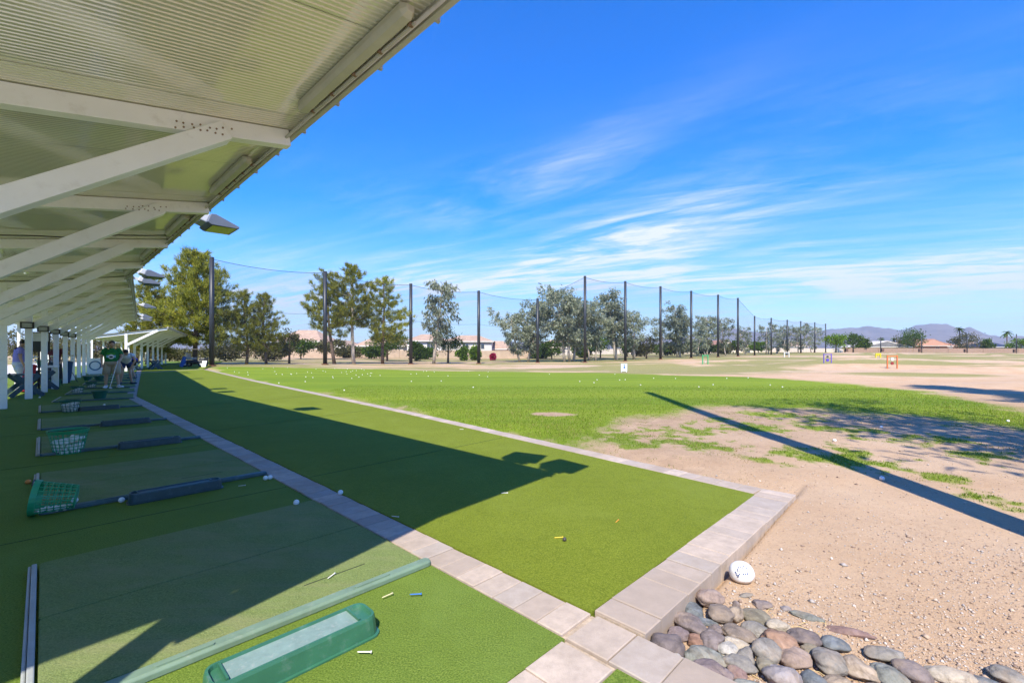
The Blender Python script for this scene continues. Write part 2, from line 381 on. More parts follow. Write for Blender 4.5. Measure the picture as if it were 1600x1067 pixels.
def make_ground():
    ang = np.concatenate([np.linspace(-62, 62, 420), np.linspace(62, 298, 60)[1:-1]]); ang = np.radians(ang)
    rad = np.concatenate([[0.0], np.geomspace(.6, 130, 400), np.geomspace(140, 5200, 40)])
    A, Rr = np.meshgrid(ang, rad); X = np.sin(A) * Rr; Y = np.cos(A) * Rr
    Z = terrain(X.ravel(), Y.ravel()).reshape(X.shape)
    na = len(ang); nr = len(rad)
    verts = np.stack([X.ravel(), Y.ravel(), Z.ravel()], 1)
    i, j = np.meshgrid(np.arange(nr - 1), np.arange(na), indexing='ij'); j2 = (j + 1) % na
    faces = np.stack([i * na + j, i * na + j2, (i + 1) * na + j2, (i + 1) * na + j], -1).reshape(-1, 4)
    me = bpy.data.meshes.new('ground'); me.vertices.add(len(verts)); me.vertices.foreach_set('co', verts.ravel())
    me.loops.add(faces.size); me.loops.foreach_set('vertex_index', faces[:, ::-1].ravel().astype(np.int32))
    me.polygons.add(len(faces)); me.polygons.foreach_set('loop_start', np.arange(0, faces.size, 4, dtype=np.int32))
    me.polygons.foreach_set('loop_total', np.full(len(faces), 4, np.int32)); me.update(calc_edges=True)
    me.polygons.foreach_set('use_smooth', [True] * len(faces))
    for nm, fn in (('grass', grass_mask), ('olive', olive_mask), ('soil', soil_mask)):
        a = me.attributes.new(nm, 'FLOAT', 'POINT'); a.data.foreach_set('value', fn(X.ravel(), Y.ravel()).astype(np.float32))
    k = NT('ground'); w = k.coord('World')
    g = k.n('ShaderNodeAttribute', attribute_name='grass').outputs['Fac']; ol = k.n('ShaderNodeAttribute', attribute_name='olive').outputs['Fac']
    n1 = k.noise(1.1, 6, .6, 0, w); n2 = k.noise(9, 6, .7, 0, w); n3 = k.noise(75, 4, .75, 0, w); n4 = k.noise(230, 2, .6, 0, w); n0 = k.noise(.12, 4, .6, .5, w, (.4, 1.6, 1))
    dirt = k.ramp(n1, [(.3, (.47, .30, .165)), (.55, (.545, .37, .225)), (.75, (.58, .42, .275))])
    dirt = k.mix(k.ramp(n0, [(.42, 0.0), (.6, .65)]), dirt, (.50, .38, .27))
    dirt = k.mix(k.ramp(n2, [(.5, 0.0), (.72, .40)]), dirt, (.38, .26, .17))
    dirt = k.mix(k.ramp(n3, [(.54, 0.0), (.66, .62)]), dirt, (.29, .20, .14)); dirt = k.mix(k.ramp(n4, [(.55, 0.0), (.7, .38)]), dirt, (.60, .46, .33))
    so = k.n('ShaderNodeAttribute', attribute_name='soil').outputs['Fac']; nso = k.noise(3.2, 6, .7, .3, w)
    dirt = k.mix(k.math('MULTIPLY', so, k.ramp(nso, [(.35, .25), (.62, .85)])), dirt, (.33, .225, .145)); litter = k.noise(34, 5, .8, .5, w); dirt = k.mix(k.math('MULTIPLY', k.ramp(litter, [(.56, 0.0), (.64, .8)]), k.math('ADD', so, .12)), dirt, (.17, .125, .07))
    stripe = k.noise(.55, 2, .5, .2, w, (.06, 1.1, 1), .10); st2 = k.noise(2.2, 3, .6, .2, w, (.15, 1.4, 1), .06)
    gc = k.ramp(n3, [(.25, (.105, .155, .010)), (.5, (.195, .265, .018)), (.75, (.30, .37, .033))])
    gc = k.mix(k.ramp(stripe, [(.42, 0.0), (.58, .55)]), gc, (.095, .175, .010)); gc = k.mix(k.ramp(st2, [(.5, 0.0), (.7, .4)]), gc, (.24, .31, .028))
    gc = k.mix(k.ramp(n2, [(.45, 0.0), (.7, .35)]), gc, (.15, .20, .03))
    oc = k.ramp(n2, [(.3, (.17, .18, .05)), (.6, (.27, .25, .09)), (.8, (.38, .31, .16))])
    base = k.mix(k.ramp(k.math('ADD', ol, k.math('MULTIPLY', k.math('SUBTRACT', n2, .5), .7)), [(.25, 0.0), (.75, .9)]), dirt, oc)
    mm = k.math('ADD', g, k.math('MULTIPLY', k.math('SUBTRACT', n2, .5), .9)); mm = k.math('ADD', mm, k.math('MULTIPLY', k.math('SUBTRACT', n3, .5), .35))
    base = k.mix(k.ramp(mm, [(.28, 0.0), (.55, .42), (.82, 1.0)]), base, gc)
    k.color(base); k.rough(.93); k.spec(.15)
    hgt = k.math('ADD', k.math('ADD', k.math('MULTIPLY', n2, .8), k.math('MULTIPLY', n3, .7)), k.math('MULTIPLY', n4, .35)); k.bump(hgt, .75, .018)
    tag(obj('ground', me, k.m), 'bare tan dirt and green lawn of the driving range', 'ground', kind='structure')
make_ground()

# ------------------------------------------------------------------ tee line: turf slabs and paver edging
def slab(name, uvs, z0, z1, mat, label):
    o = MB().prism([T(u, v) for u, v in uvs], z0, z1).build(name, mat); tag(o, label, name.split('_')[-1], kind='structure'); return o
slab('bay_turf', [(-3.7, 1.215), (1.583, 1.215), (1.583, 16.2), (4.25, 38.0), (5.6, 44), (12.5, 70), (6.5, 72), (-.2, 44), (-1.4, 36), (-3.7, 16)], -.12, 0, turf_bay, 'dark green artificial turf under the covered hitting bays')
slab('corner_turf', [(-3.7, .55), (1.583, .55), (1.583, .955), (-3.7, .955)], -.12, -.004, turf_bay, 'green turf corner below the paver cross')
INNER = [(4.30, 1.23), (5.04, 7.9), (6.10, 21.2), (7.75, 37.3)]
slab('front_turf', [(1.815, 1.235)] + INNER + [(4.45, 37.6), (1.815, 16.2)], -.12, .012, turf_front, 'bright green artificial turf strip between the two paver lines')
slab('far_turf', [(4.45, 37.9), (7.8, 37.6), (9.5, 44), (17, 70), (13, 71), (6, 44)], -.12, .006, turf_front, 'green turf in front of the far canopy')
slab('near_patio', [(-8.5, -14), (1.583, -14), (1.583, .545), (-8.5, .545)], -.12, -.006, simple('concrete', (.62, .575, .51), .9, .1, 2, .2, 120), 'unseen pale concrete slab added to bounce light under the near canopy')  # unseen slab, added to bounce sunlight onto the roof underside and braces
slab('back_path', [(-8.5, .6), (-3.75, .6), (-3.75, 16), (-1.5, 36), (5.5, 72), (0, 73), (-7, 38), (-8.5, 16)], -.12, -.02, simple('concrete', (.62, .575, .51), .9, .1, 2, .2, 120), 'pale sunlit concrete path behind the hitting bays')

seam_dark = simple('turf_seam', (.05, .075, .015), .95)
ft = bpy.data.objects['front_turf']; bt = bpy.data.objects['bay_turf']
def seam(parent, a, b, z): MB().bar(T(a[0], a[1], z), T(b[0], b[1], z), .007, .003).build('seam', seam_dark, parent)
seam(ft, (1.84, 8.3), (5.0, 8.9), .0125); seam(ft, (1.84, 4.55), (4.6, 4.65), .0125); seam(ft, (1.84, 12.2), (5.4, 12.9), .0125)
for v in (4.4, 7.2, 10.0, 12.9): seam(bt, (-3.5, v), (1.57, v + .02), .0005)
PAVER_MESH = {}
def paver_mesh(L, W, Hh):
    key = (round(L, 3), round(W, 3), round(Hh, 3), R.randrange(3))
    if key not in PAVER_MESH:
        b = .004; x, y = L / 2, W / 2; m = MB()
        def ring(x_, y_, z_): return [(-x_ + R.uniform(-.001, .001), -y_, z_), (x_, -y_ + R.uniform(-.0015, .0015), z_), (x_, y_, z_), (-x_, y_ + R.uniform(-.001, .001), z_)]
        m.loft([ring(x, y, -Hh), ring(x, y, -b), ring(x - b, y - b, 0)]); PAVER_MESH[key] = m.mesh('paver')
    return PAVER_MESH[key]
def strip(name, label, a, b, W, top, lens, Hh=.11, limit=None):
    'a row of pavers from a to b (tee coordinates), rest beyond limit metres as one slab'
    a = T(*a); b = T(*b); d = (b - a); L = d.length; d.normalize(); rz = math.atan2(d.y, d.x)
    root = empty(name, a, rz); tag(root, label, 'paving', kind='structure')
    lim = min(L, limit or L); s = 0
    MB().box((lim / 2, 0, top - .010 - Hh / 2), (lim, W * .97, Hh - .006)).build('joint_bed', joint, root)
    while s < lim - .02:
        l = R.choice(lens); l = min(l, lim - s)
        if l < .05: break
        o = obj('paver', paver_mesh(l - .005, W, Hh), paver, root, loc=(s + l / 2, R.uniform(-.0015, .0015), top + R.uniform(-.0025, .0015)))
        o.rotation_euler = (R.uniform(-.006, .006), R.uniform(-.008, .008), R.uniform(-.006, .006)); s += l
    if lim < L:
        MB().box(((lim + L) / 2, 0, top - Hh / 2), (L - lim, W, Hh)).build('far_pavers', paver, root)
    return root
strip('paver_edging', 'row of tan pavers between the hitting mats and the front turf', (1.70, 1.235), (1.70, 16.25), .222, .008, [.148])
strip('paver_edging', 'paver row bending away along the second run of bays', (1.70, 16.25), (4.33, 37.6), .222, .008, [.148], limit=.3)
strip('paver_edging', 'raised tan paver row closing the near end of the front turf', (1.83, 1.095), (4.50, 1.095), .262, .022, [.15, .3, .15], .16)
strip('paver_edging', 'sunlit paver row at the crossing below the bay turf corner', (-2.2, 1.085), (1.583, 1.085), .252, .004, [.235])
strip('paver_edging', 'paver row running off beside the river rocks', (1.705, -1.2), (1.705, 1.235), .235, .006, [.21, .235])
oe = [(4.41, 1.24), (5.14, 7.9), (6.20, 21.2), (7.86, 37.5)]
strip('paver_edging', 'pale paver row between the front turf and the lawn', oe[0], oe[1], .205, .018, [.20, .16], .14)
strip('paver_edging', 'middle stretch of the pale paver row along the lawn', oe[1], oe[2], .205, .018, [.20], .14, limit=3)
strip('paver_edging', 'far stretch of the pale paver row along the lawn', oe[2], oe[3], .205, .018, [.20], .14, limit=.25)
strip('paver_edging', 'thin pale strip crossing the tee before the far canopy', (-.9, 29.6), (8.0, 37.5), .20, .018, [.2], limit=.25)  # thin pale strip across the tee, drawn in the paver material

# ------------------------------------------------------------------ canopies
SLOPE = .17; UF = 1.50; ZF = 3.13; UP = -.6; UB = -2.4
def roof_z(u, zf=ZF): return zf - SLOPE * (UF - u)
def rib_panel(v0, v1, zf, th=.05):
    'ribbed roof pan, ribs run from back to front'
    m = MB(); prof = []; v = v0; step = .038; d = .007
    while v < v1 - 1e-6:
        for t, h in ((0, 0), (.30, 0), (.42, d), (.60, d), (.72, 0)):
            if v + t * step < v1: prof.append((v + t * step, h))
        v += step
    prof.append((v1, 0))
    n = len(prof); vs_ = []; us = (UB, -1.5, UP, .5, UF - .04)
    for u in us: vs_ += [(u, p[0], roof_z(u, zf) + p[1]) for p in prof]
    fs = [(i * n + k, i * n + k + 1, (i + 1) * n + k + 1, (i + 1) * n + k) for i in range(len(us) - 1) for k in range(n - 1)]
    m.add(vs_, fs)
    o = len(m.v); m.add([(UB, v0, roof_z(UB, zf) + th), (UB, v1, roof_z(UB, zf) + th), (UF - .04, v1, roof_z(UF - .04, zf) + th), (UF - .04, v0, roof_z(UF - .04, zf) + th)], [(0, 3, 2, 1)])
    return m
SCREW = MB().tube([(0, 0, 0), (0, -.006, 0)], .007, 6).mesh('screw')
def canopy(label, u0, v0, rot, L, beams, zf=ZF, screws=0):
    'local axes: x = u (out), y = v (along), origin on the post line start with u as in tee coordinates'
    root = empty('bay_canopy', T(u0, v0), TH + rot); tag(root, label, 'canopy')
    dx = -0.0
    v = 0.0; pw = 1.35
    while v < L - .01:
        e = min(L, v + pw); rib_panel(v + .002, e - .002, zf).build('roof_panel', roof_paint, root); v = e
    # front fascia: gutter channel, lip and drip edge
    m = MB(); m.bar((UF - .02, 0, zf + .0), (UF - .02, L, zf + .0), .035, .15); m.bar((UF + .012, 0, zf + .055), (UF + .012, L, zf + .055), .05, .03)
    m.build('fascia', fascia_grey, root, bevel=.004)
    m = MB(); m.tube([(UF + .026, 0, zf - .012), (UF + .026, L, zf - .012)], .018, 8); m.build('gutter_lip', fascia_grey, root)
    m = MB(); m.tube([(UF - .075, .05, zf - .085), (UF - .075, L - .05, zf - .085)], .012, 6); m.build('conduit', fascia_grey, root, smooth=True)
    k = .4
    while k < L:
        MB().box((UF + .032, k, zf - .014), (.036, .02, .055)).build('gutter_clip', fascia_grey, root); k += .62 if screws else 1.9
    m = MB(); m.bar((UB, 0, roof_z(UB, zf) - .06), (UB, L, roof_z(UB, zf) - .06), .06, .14); m.build('back_fascia', white_paint, root)
    for i, bv in enumerate(beams):
        UP = -.87 if (screws and i == 0) else -.6
        pz = roof_z(UP, zf) - .02
        MB().box((UP, bv, pz / 2), (.13, .13, pz)).build('post', white_paint, root, bevel=.006)
        MB().bar((UB + .05, bv, roof_z(UB + .05, zf) - .072), (UF - .045, bv, roof_z(UF - .045, zf) - .072), .10, .13).build('beam', white_paint, root, bevel=.004)
        z0 = 1.86 * zf / ZF; ub = .98; dv = -.075
        MB().bar((UP + .04, bv + dv * .2, z0), (ub, bv + dv * .2, roof_z(ub, zf) - .10), .155, .135, (-1, 0, 1.6)).build('brace', white_paint, root, bevel=.004)
        MB().box((UB + .2, bv, roof_z(UB + .2, zf) / 2 - .06), (.09, .09, roof_z(UB + .2, zf) - .13)).build('back_post', white_paint, root)
        if i and i <= screws:
            for q in range(15):
                su = .66 + (q % 8) * .05 + R.uniform(-.01, .01); o = obj('screw', SCREW, rust_screw, root, loc=(su, bv - .051 - .042, roof_z(su, zf) - .10 - .035 * (q // 8) + R.uniform(-.01, .01)))
    return root
c1 = canopy('near white metal canopy over the bays, filling the upper left', 0, 1.05, 0, 14.35, [.32 + 2.7 * k for k in range(6)], screws=2)
A2 = -math.radians(6.7)
c2 = canopy('middle white canopy angled beyond the near one, man standing under it', .06, 15.02, A2, 20.3, [2.45 + 2.5 * k for k in range(8)], zf=ZF + .065)
A3 = -math.radians(14)
c3 = canopy('low far white canopy with sunlit gable end by the big pine', 4.2, 36.9, A3, 22, [.12 + 3.0 * k for k in range(8)], zf=2.78)
def L1(u, v, z): return T(u, v + 0, z)
def loc2(u, s, z=0):
    c, s_ = math.cos(A2), math.sin(A2); return T(.06 + u * c - s * s_, 15.02 + u * s_ + s * c, z)
def loc3(u, s, z=0):
    c, s_ = math.cos(A3), math.sin(A3); return T(4.2 + u * c - s * s_, 36.9 + u * s_ + s * c, z)
# black cables slung under the roof
for k, (v, lab) in enumerate(((8.9, 'black cable clipped under the near canopy before its fourth beam'), (14.5, 'black cable sagging under the far end of the near canopy'))):
    pts = []
    for t in range(13):
        u = UP + (UF - .12 - UP) * t / 12 - (1 - t / 12) * 1.6
        pts.append(T(u, v + .1 * math.sin(t), roof_z(u) - .035 - .02 * abs(math.sin(t * 1.3))))
    tag(MB().tube(pts, .009, 6).build('power_cable', cable_black, smooth=True), lab, 'cable')
# strip lights along the front edge
fix_cover = simple('fixture_cover', (.50, .47, .39), .4, .08, 6)
def strip_light(v, L, lab):
    p = T(UF - .15, v, ZF - .075); r = empty('strip_light', p, TH); tag(r, lab, 'light', 'strip lights along the canopy edge')
    m = MB(); rings = []
    for y, s in ((0, .55), (.04, 1), (L - .04, 1), (L, .55)):
        rings.append([(x * s, y, z * s) for x, z in ((-.04, .035), (.04, .035), (.043, -.005), (.026, -.032), (-.026, -.032), (-.043, -.005))])
    m.loft(rings); m.build('housing', fix_cover, r, bevel=.004)
    MB().tube([(.06, .05, -.02), (.06, L - .05, -.02)], .009, 6).build('conduit', fascia_grey, r)
    for k in range(5): MB().box((.05, .08 + (L - .16) * k / 4, -.02), (.03, .016, .022)).build('clip', rust_screw, r)
for v, L, lab in ((2.05, 1.45, 'long strip light under the roof edge nearest the camera'), (4.75, 1.3, 'strip light under the roof edge just past the bolted near beam'), (7.4, 1.3, 'strip light under the roof edge behind the floodlight'),
                  (10.1, 1.2, 'strip light under the roof edge past the black cable'), (12.7, 1.2, 'farthest strip light under the near canopy edge')): strip_light(v, L, lab)
# floodlights on the front edge
flood_grey = simple('flood_grey', (.55, .56, .57), .45, .08, 6)
flood_side = simple('flood_side', (.12, .14, .18), .4, .08, 6)
def glass_mat():
    k = NT('flood_glass'); k.color((.10, .13, .06)); k.rough(.08); k.b.inputs['Metallic'].default_value = .6; return k.m
flood_glass = glass_mat()
def floodlight(loc, rz, lab, s=1.0, tilt=.36):
    r = empty('floodlight', loc, rz); r.rotation_euler[1] = tilt; r.scale = (s, s, s); tag(r, lab, 'floodlight', 'floodlights along the canopy edge')
    # local x points out over the range
    w = .25
    rings = [[(.10, y, z) for y, z in ((-w, .06), (w, .06), (w, -.07), (-w, -.07))], [(.16, y, z) for y, z in ((-w, .085), (w, .085), (w, -.085), (-w, -.085))], [(.48, y, z) for y, z in ((-w, .07), (w, .07), (w, .035), (-w, .035))]]
    MB().loft(rings).build('housing', flood_side, r, bevel=.008)
    MB().add([(.175, -w + .015, -.087), (.175, w - .015, -.087), (.468, w - .015, .031), (.468, -w + .015, .031)], [(0, 1, 2, 3)]).build('lens', flood_glass, r)
    MB().box((.06, 0, 0), (.10, .34, .13)).build('ballast_box', flood_grey, r, bevel=.015)
    for y in (-.12, .12): MB().bar((-.10, y, -.02), (.04, y, -.01), .03, .04).build('bracket', flood_grey, r)
floodlight(T(1.62, 8.15, 3.27), TH, 'floodlight jutting from the near canopy edge against the blue sky', 1.05)
floodlight(T(1.41, 1.52, 3.42), TH + .25, 'floodlight at the near roof corner, seen only by its shadow', .88, -.05)
floodlight(T(1.41, 1.03, 3.42), TH - .1, 'outermost floodlight at the near roof corner, seen only by its shadow', .88, -.05)
floodlight(T(1.64, 14.2, 3.2), TH, 'floodlight at the far end of the near canopy by the pine')
floodlight(loc2(1.64, .9, 3.2), TH + A2, 'floodlight where the middle canopy starts')
floodlight(loc2(1.70, 8.2, 3.10), TH + A2, 'floodlight halfway along the middle canopy edge')
floodlight(loc2(1.70, 15.0, 3.10), TH + A2, 'upper floodlight near the end of the middle canopy')
floodlight(loc2(1.70, 16.6, 3.05), TH + A2, 'last floodlight on the middle canopy')
# small work lights and a speaker on the posts
flood_black = simple('flood_black', (.02, .022, .025), .5)
lens_grey = simple('lens_grey', (.55, .56, .52), .25)
for k in range(5):
    b = loc2(UP, 2.42 + 2.5 * k, 1.93); r = empty('post_floodlight', b, TH + A2 - math.pi / 2); tag(r, 'small black floodlight on the %s slanted post of the middle canopy' % ('first', 'second', 'third', 'fourth', 'fifth')[k], 'floodlight', 'black floodlights on the posts'); r.scale = (.8, .8, .8)
    MB().loft([[(.08, y, z) for y, z in ((-.10, -.06), (.10, -.06), (.10, .06), (-.10, .06))], [(.20, y, z) for y, z in ((-.16, -.11), (.16, -.11), (.16, .11), (-.16, .11))], [(.26, y, z) for y, z in ((-.16, -.11), (.16, -.11), (.16, .11), (-.16, .11))]]).build('housing', flood_black, r)
    MB().box((.263, 0, 0), (.008, .23, .14)).build('lens', simple('lens_dull', (.30, .32, .29), .25), r); MB().box((.05, 0, 0), (.1, .05, .05)).build('bracket', flood_black, r)
# ------------------------------------------------------------------ hitting mats, ball trays
def rrect(x0, x1, y0, y1, r, z, n=4):
    pts = []
    for cx_, cy_, a0 in ((x1 - r, y0 + r, -90), (x1 - r, y1 - r, 0), (x0 + r, y1 - r, 90), (x0 + r, y0 + r, 180)):
        for k in range(n + 1):
            a = math.radians(a0 + 90 * k / n); pts.append((cx_ + r * math.cos(a), cy_ + r * math.sin(a), z))
    return pts
def hitting_mat(loc, rz, lab, near=False, side=1.58):
    r = empty('hitting_mat', loc, rz); tag(r, lab, 'golf mat', 'hitting mats in the bays')
    e = .012; half = side / 2
    for y0, y1 in ((.045, half - .004), (half + .004, side)):
        m = MB(); m.loft([rrect(-.012, side - .02, y0, y1, .02, .002), rrect(-.012, side - .02, y0, y1, .02, .024), rrect(-.008, side - .024, y0 + .004, y1 - .004, .02, .03)]); m.build('turf_panel', mat_turf, r)
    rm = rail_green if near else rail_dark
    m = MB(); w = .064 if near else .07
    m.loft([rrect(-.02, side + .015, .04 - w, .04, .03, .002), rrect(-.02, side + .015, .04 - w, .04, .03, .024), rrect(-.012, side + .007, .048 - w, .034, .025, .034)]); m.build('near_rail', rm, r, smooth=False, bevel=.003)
    for x in (.30, 1.12):
        m = MB(); m.loft([rrect(x, x + .2, .055 - w, .075 - w, .008, .026), rrect(x, x + .2, .055 - w, .075 - w, .008, .040)]); m.build('tray_clip', rm, r)
    m = MB(); m.box((-.032, side / 2 + .02, .016), (.022, side - .03, .03)); m.box((-.051, side / 2 + .02, .012), (.013, side - .03, .022))
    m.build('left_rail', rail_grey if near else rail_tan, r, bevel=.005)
    for tx, ty in ((1.12, .22),) if near else ((1.1, .3),):
        MB().box((tx, ty, .0305), (.34, .006, .002)).build('wear_slit', simple('slit', (.03, .04, .02), .9), r)
    return r
def ball_tray(loc, rz, lab, L=.64, W=.165, hh=.09, mat=None, top=None):
    r = empty('ball_tray', loc, rz); tag(r, lab, 'ball tray', 'plastic ball trays beside the mats')
    o = lambda e, z, rr: rrect(-L / 2 + e, L / 2 - e, -W / 2 + e, W / 2 - e, rr, z)
    m = MB(); m.loft([o(-.012, .001, .05), o(-.012, .008, .05), o(-.002, .010, .045), o(.004, hh - .012, .045), o(.008, hh, .04), o(.017, hh, .035), o(.022, hh - .014, .03)], True); m.build('tray_body', mat or green_plastic, r, smooth=False)
    x0, x1 = -L / 2 + .06, L / 2 - .085
    MB().loft([rrect(x0, x1, -W / 2 + .021, W / 2 - .021, .008, hh - .02), rrect(x0, x1, -W / 2 + .021, W / 2 - .021, .008, hh - .008)]).build('tray_insert', top or tray_top, r)
    for x in (x0 - .002, x1 + .002): MB().box((x, 0, hh - .004), (.008, W - .05, .014)).build('divider', mat or green_plastic, r)
    return r
vs1 = [2.21, 5.02, 7.80, 10.35, 13.3]
labs = ['nearest hitting mat, half sunlit, with pale green rail', 'hitting mat behind the tipped basket', 'hitting mat beside the upright basket full of balls', 'fourth hitting mat from the camera, by the open ball tray', 'fifth hitting mat from the camera, at the end of the near canopy']
for k, v in enumerate(vs1): hitting_mat(T(0.0, v), TH, labs[k], k == 0, 1.575)
for k in range(7):
    s = .8 + 2.5 * k; hitting_mat(loc2(0.05, s), TH + A2, 'hitting mat under the middle canopy, %s one counted from its near end' % ('first', 'second', 'third', 'fourth', 'fifth', 'sixth', 'seventh')[k], False, 1.5)
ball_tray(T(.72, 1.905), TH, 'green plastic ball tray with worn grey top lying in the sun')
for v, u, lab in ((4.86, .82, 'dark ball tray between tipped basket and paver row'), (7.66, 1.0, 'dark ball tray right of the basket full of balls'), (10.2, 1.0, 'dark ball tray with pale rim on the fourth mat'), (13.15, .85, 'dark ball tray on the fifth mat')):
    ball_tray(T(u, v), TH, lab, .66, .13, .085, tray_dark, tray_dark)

# ------------------------------------------------------------------ baskets and balls
def basket_parts(r, rt, rb, h, mat, nv=22, nr=7, solid=False):
    def rad(t): return rb + (rt - rb) * t
    if solid:
        m = MB(); m.loft([[(math.cos(a) * q, math.sin(a) * q, z) for a in [2 * math.pi * k / 18 for k in range(18)]] for q, z in ((rb, 0.002), (rt, h), (rt - .012, h), (rb - .01, .012))]); m.build('shell', mat, r, smooth=False)
    else:
        m = MB()
        for k in range(nv):
            a = 2 * math.pi * k / nv; c, s = math.cos(a), math.sin(a)
            m.bar((c * rad(0), s * rad(0), .004), (c * rad(1), s * rad(1), h), .007, .004, (c, s, 0))
        for j in range(nr):
            t = .02 + .86 * j / (nr - 1); q = rad(t)
            ring = [(math.cos(2 * math.pi * k / 22) * q, math.sin(2 * math.pi * k / 22) * q) for k in range(22)]
            for k in range(22):
                a_, b_ = ring[k], ring[(k + 1) % 22]; m.bar((a_[0], a_[1], t * h), (b_[0], b_[1], t * h), .004, .006)
        m.build('lattice', mat, r)
        m = MB(); m.loft([[(math.cos(a) * q, math.sin(a) * q, z) for a in [2 * math.pi * k / 22 for k in range(22)]] for q, z in ((rb, .0), (rb, .006))]); m.build('base', mat, r)
    m = MB(); m.loft([[(math.cos(a) * q, math.sin(a) * q, z) for a in [2 * math.pi * k / 26 for k in range(26)]] for q, z in ((rt - .004, h - .035), (rt + .004, h - .035), (rt + .012, h), (rt - .002, h), (rt - .004, h - .035))], False); m.build('rim', mat, r)
    pts = [(math.cos(a) * (rt + .01), math.sin(a) * (rt + .01) , h + .004 + .012 * math.sin(a)) for a in [math.pi * k / 12 for k in range(13)]]
    MB().tube(pts, .004, 5).build('handle', cable_black, r)
bm_ball = MB().ball((0, 0, 0), .0225, 12, 8).mesh('golf_ball'); bm_ball.polygons.foreach_set('use_smooth', [True] * len(bm_ball.polygons)); bm_ball.materials.append(ball_white)
bm_far = MB().ball((0, 0, 0), .024, 6, 4).mesh('golf_ball_far'); bm_far.polygons.foreach_set('use_smooth', [True] * len(bm_far.polygons)); bm_far.materials.append(ball_white)
def ball(p, lab, group=None, me=None, mat=None):
    if mat is not None:
        me = bm_ball.copy(); me.materials.clear(); me.materials.append(mat)
    o = bpy.data.objects.new('golf_ball', me or bm_ball); col.objects.link(o); o.location = p
    o.rotation_euler = (R.random() * 3, R.random() * 3, R.random() * 3); tag(o, lab, 'golf ball', group); return o
def basket(loc, lab, rt, rb, h, mat, fill=0, solid=False, group_lab=None, me=None, nv=22):
    r = empty('ball_basket', loc, R.random() * 6); tag(r, lab, 'basket', 'range ball baskets'); basket_parts(r, rt, rb, h, mat, nv, 7, solid)
    if fill:
        z = .028; lay = 0; br = .0225
        while z < h * fill:
            q = rb + (rt - rb) * z / h - br - .006; last = z + .036 >= h * fill
            rr = q; first = True
            while rr > .01 and (first or last):
                n = max(1, int(2 * math.pi * rr / (2.08 * br)))
                for k in range(n):
                    a = 2 * math.pi * (k + .5 * (lay % 2)) / n
                    ball(Vector(loc) + Vector((math.cos(a) * rr, math.sin(a) * rr, z + R.uniform(-.004, .004) + (.035 * max(0, math.cos(a - .6)) if last else 0) + (q - rr) * .25)), group_lab, group_lab.replace('white golf ball', 'balls'), me)
                rr -= 2.05 * br; first = False
            z += .037; lay += 1
    return r
basket(at(107, 707), 'upright green mesh basket more than half full of balls', .185, .135, .285, basket_green, .58, group_lab='white golf ball heaped in the upright green basket')
# the tipped basket
tp = at(86, 800); rt_, rb_, h_ = .125, .088, .25
tb = empty('ball_basket', (0, 0, 0)); tag(tb, 'bright green mesh basket lying tipped on its side by a mat', 'basket', 'range ball baskets')
basket_parts(tb, rt_, rb_, h_, basket_green, 20, 7)
ax = Vector((-.80, -.60, 0)).normalized()                       # from base to rim
tilt = math.atan2(rt_ - rb_, h_); axis = (ax * math.cos(tilt) + Vector((0, 0, 1)) * math.sin(tilt))
tb.rotation_mode = 'QUATERNION'; tb.rotation_quaternion = Vector((0, 0, 1)).rotation_difference(axis)
tb.location = Vector((tp.x, tp.y, 0)) - ax * h_ * .5 + Vector((0, 0, rb_ + .012))
for k in range(9): ball(Vector((tp.x, tp.y, .031)) + ax * (-.07 + .043 * (k % 4)) + Vector((0, -.02 + .04 * (k // 4) , .0 + .03 * (k // 8))), 'golf ball lying inside the tipped green basket', 'balls inside the tipped basket')
for px, py, lab, rt, rb, h, mt, fl, so in ((110, 643, 'green basket of balls on the fourth mat', .165, .12, .24, basket_dark, .6, False), (156, 624, 'empty dark green basket beside the fourth mat tray', .16, .11, .22, basket_dark, 0, True),
        (121, 615, 'basket of balls at the left of the fifth mat', .155, .11, .21, basket_dark, .5, False), (143, 606, 'basket of balls beside the man in green', .15, .11, .20, basket_dark, .5, False),
        (137, 594, 'small dark basket behind the man in green', .16, .11, .17, basket_dark, 0, True), (155, 595, 'dark basket by the legs of the man in green', .16, .11, .2, basket_dark, 0, True), (87, 604, 'green basket standing among the white posts', .16, .11, .26, basket_dark, 0, True)):
    basket(at(px, py), lab, rt, rb, h, mt, fl, so, 'white golf ball in the ' + lab.replace('green ', '').replace('basket of balls', 'basket') if fl else None, bm_far if fl else None, 14)
for px, py, lab in ((190, 785, 'golf ball at the end of the dark tray by the tipped basket'), (422, 749, 'golf ball on the paver edge at the end of the second mat'), (532, 773, 'golf ball on the front turf right beside the pavers'), (415, 750, 'second golf ball touching the one on the paver edge')):
    ball(at(px, py) + Vector((0, 0, .0225)), lab)
ball(at(44, 756) + Vector((0, 0, .02)), 'orange golf ball left of the second mat rail', None, None, ball_orange)
ball(at(882, 845, .012) + Vector((0, 0, .012)), 'small dark ball on the sunlit front turf', None, None, ball_dark).scale = (.62, .62, .6)
for px, py, lab in ((463, 789, 'white ball on the bay turf beyond the nearest mat'), (131, 640, 'ball on the fourth mat left of its tray'), (153, 637, 'ball on the fourth mat beside its tray'), (163, 634, 'ball at the far side of the fourth mat tray'), (62, 622, 'lone ball on the bay turf near the white posts')):
    ball(at(px, py, .02) + Vector((0, 0, .0225)), lab)
for px, py, lab in ((1304, 696, 'ball on bare dirt beyond the pole shadow'), (1378, 758, 'ball on dirt just short of the pole shadow'), (1377, 674, 'ball on dirt in the tree shade'), (1575, 662, 'ball on thin grass at the right edge')):
    p = at(px, py, -.06); p.z = ground_z(p.x, p.y) + .02; ball(p, lab)
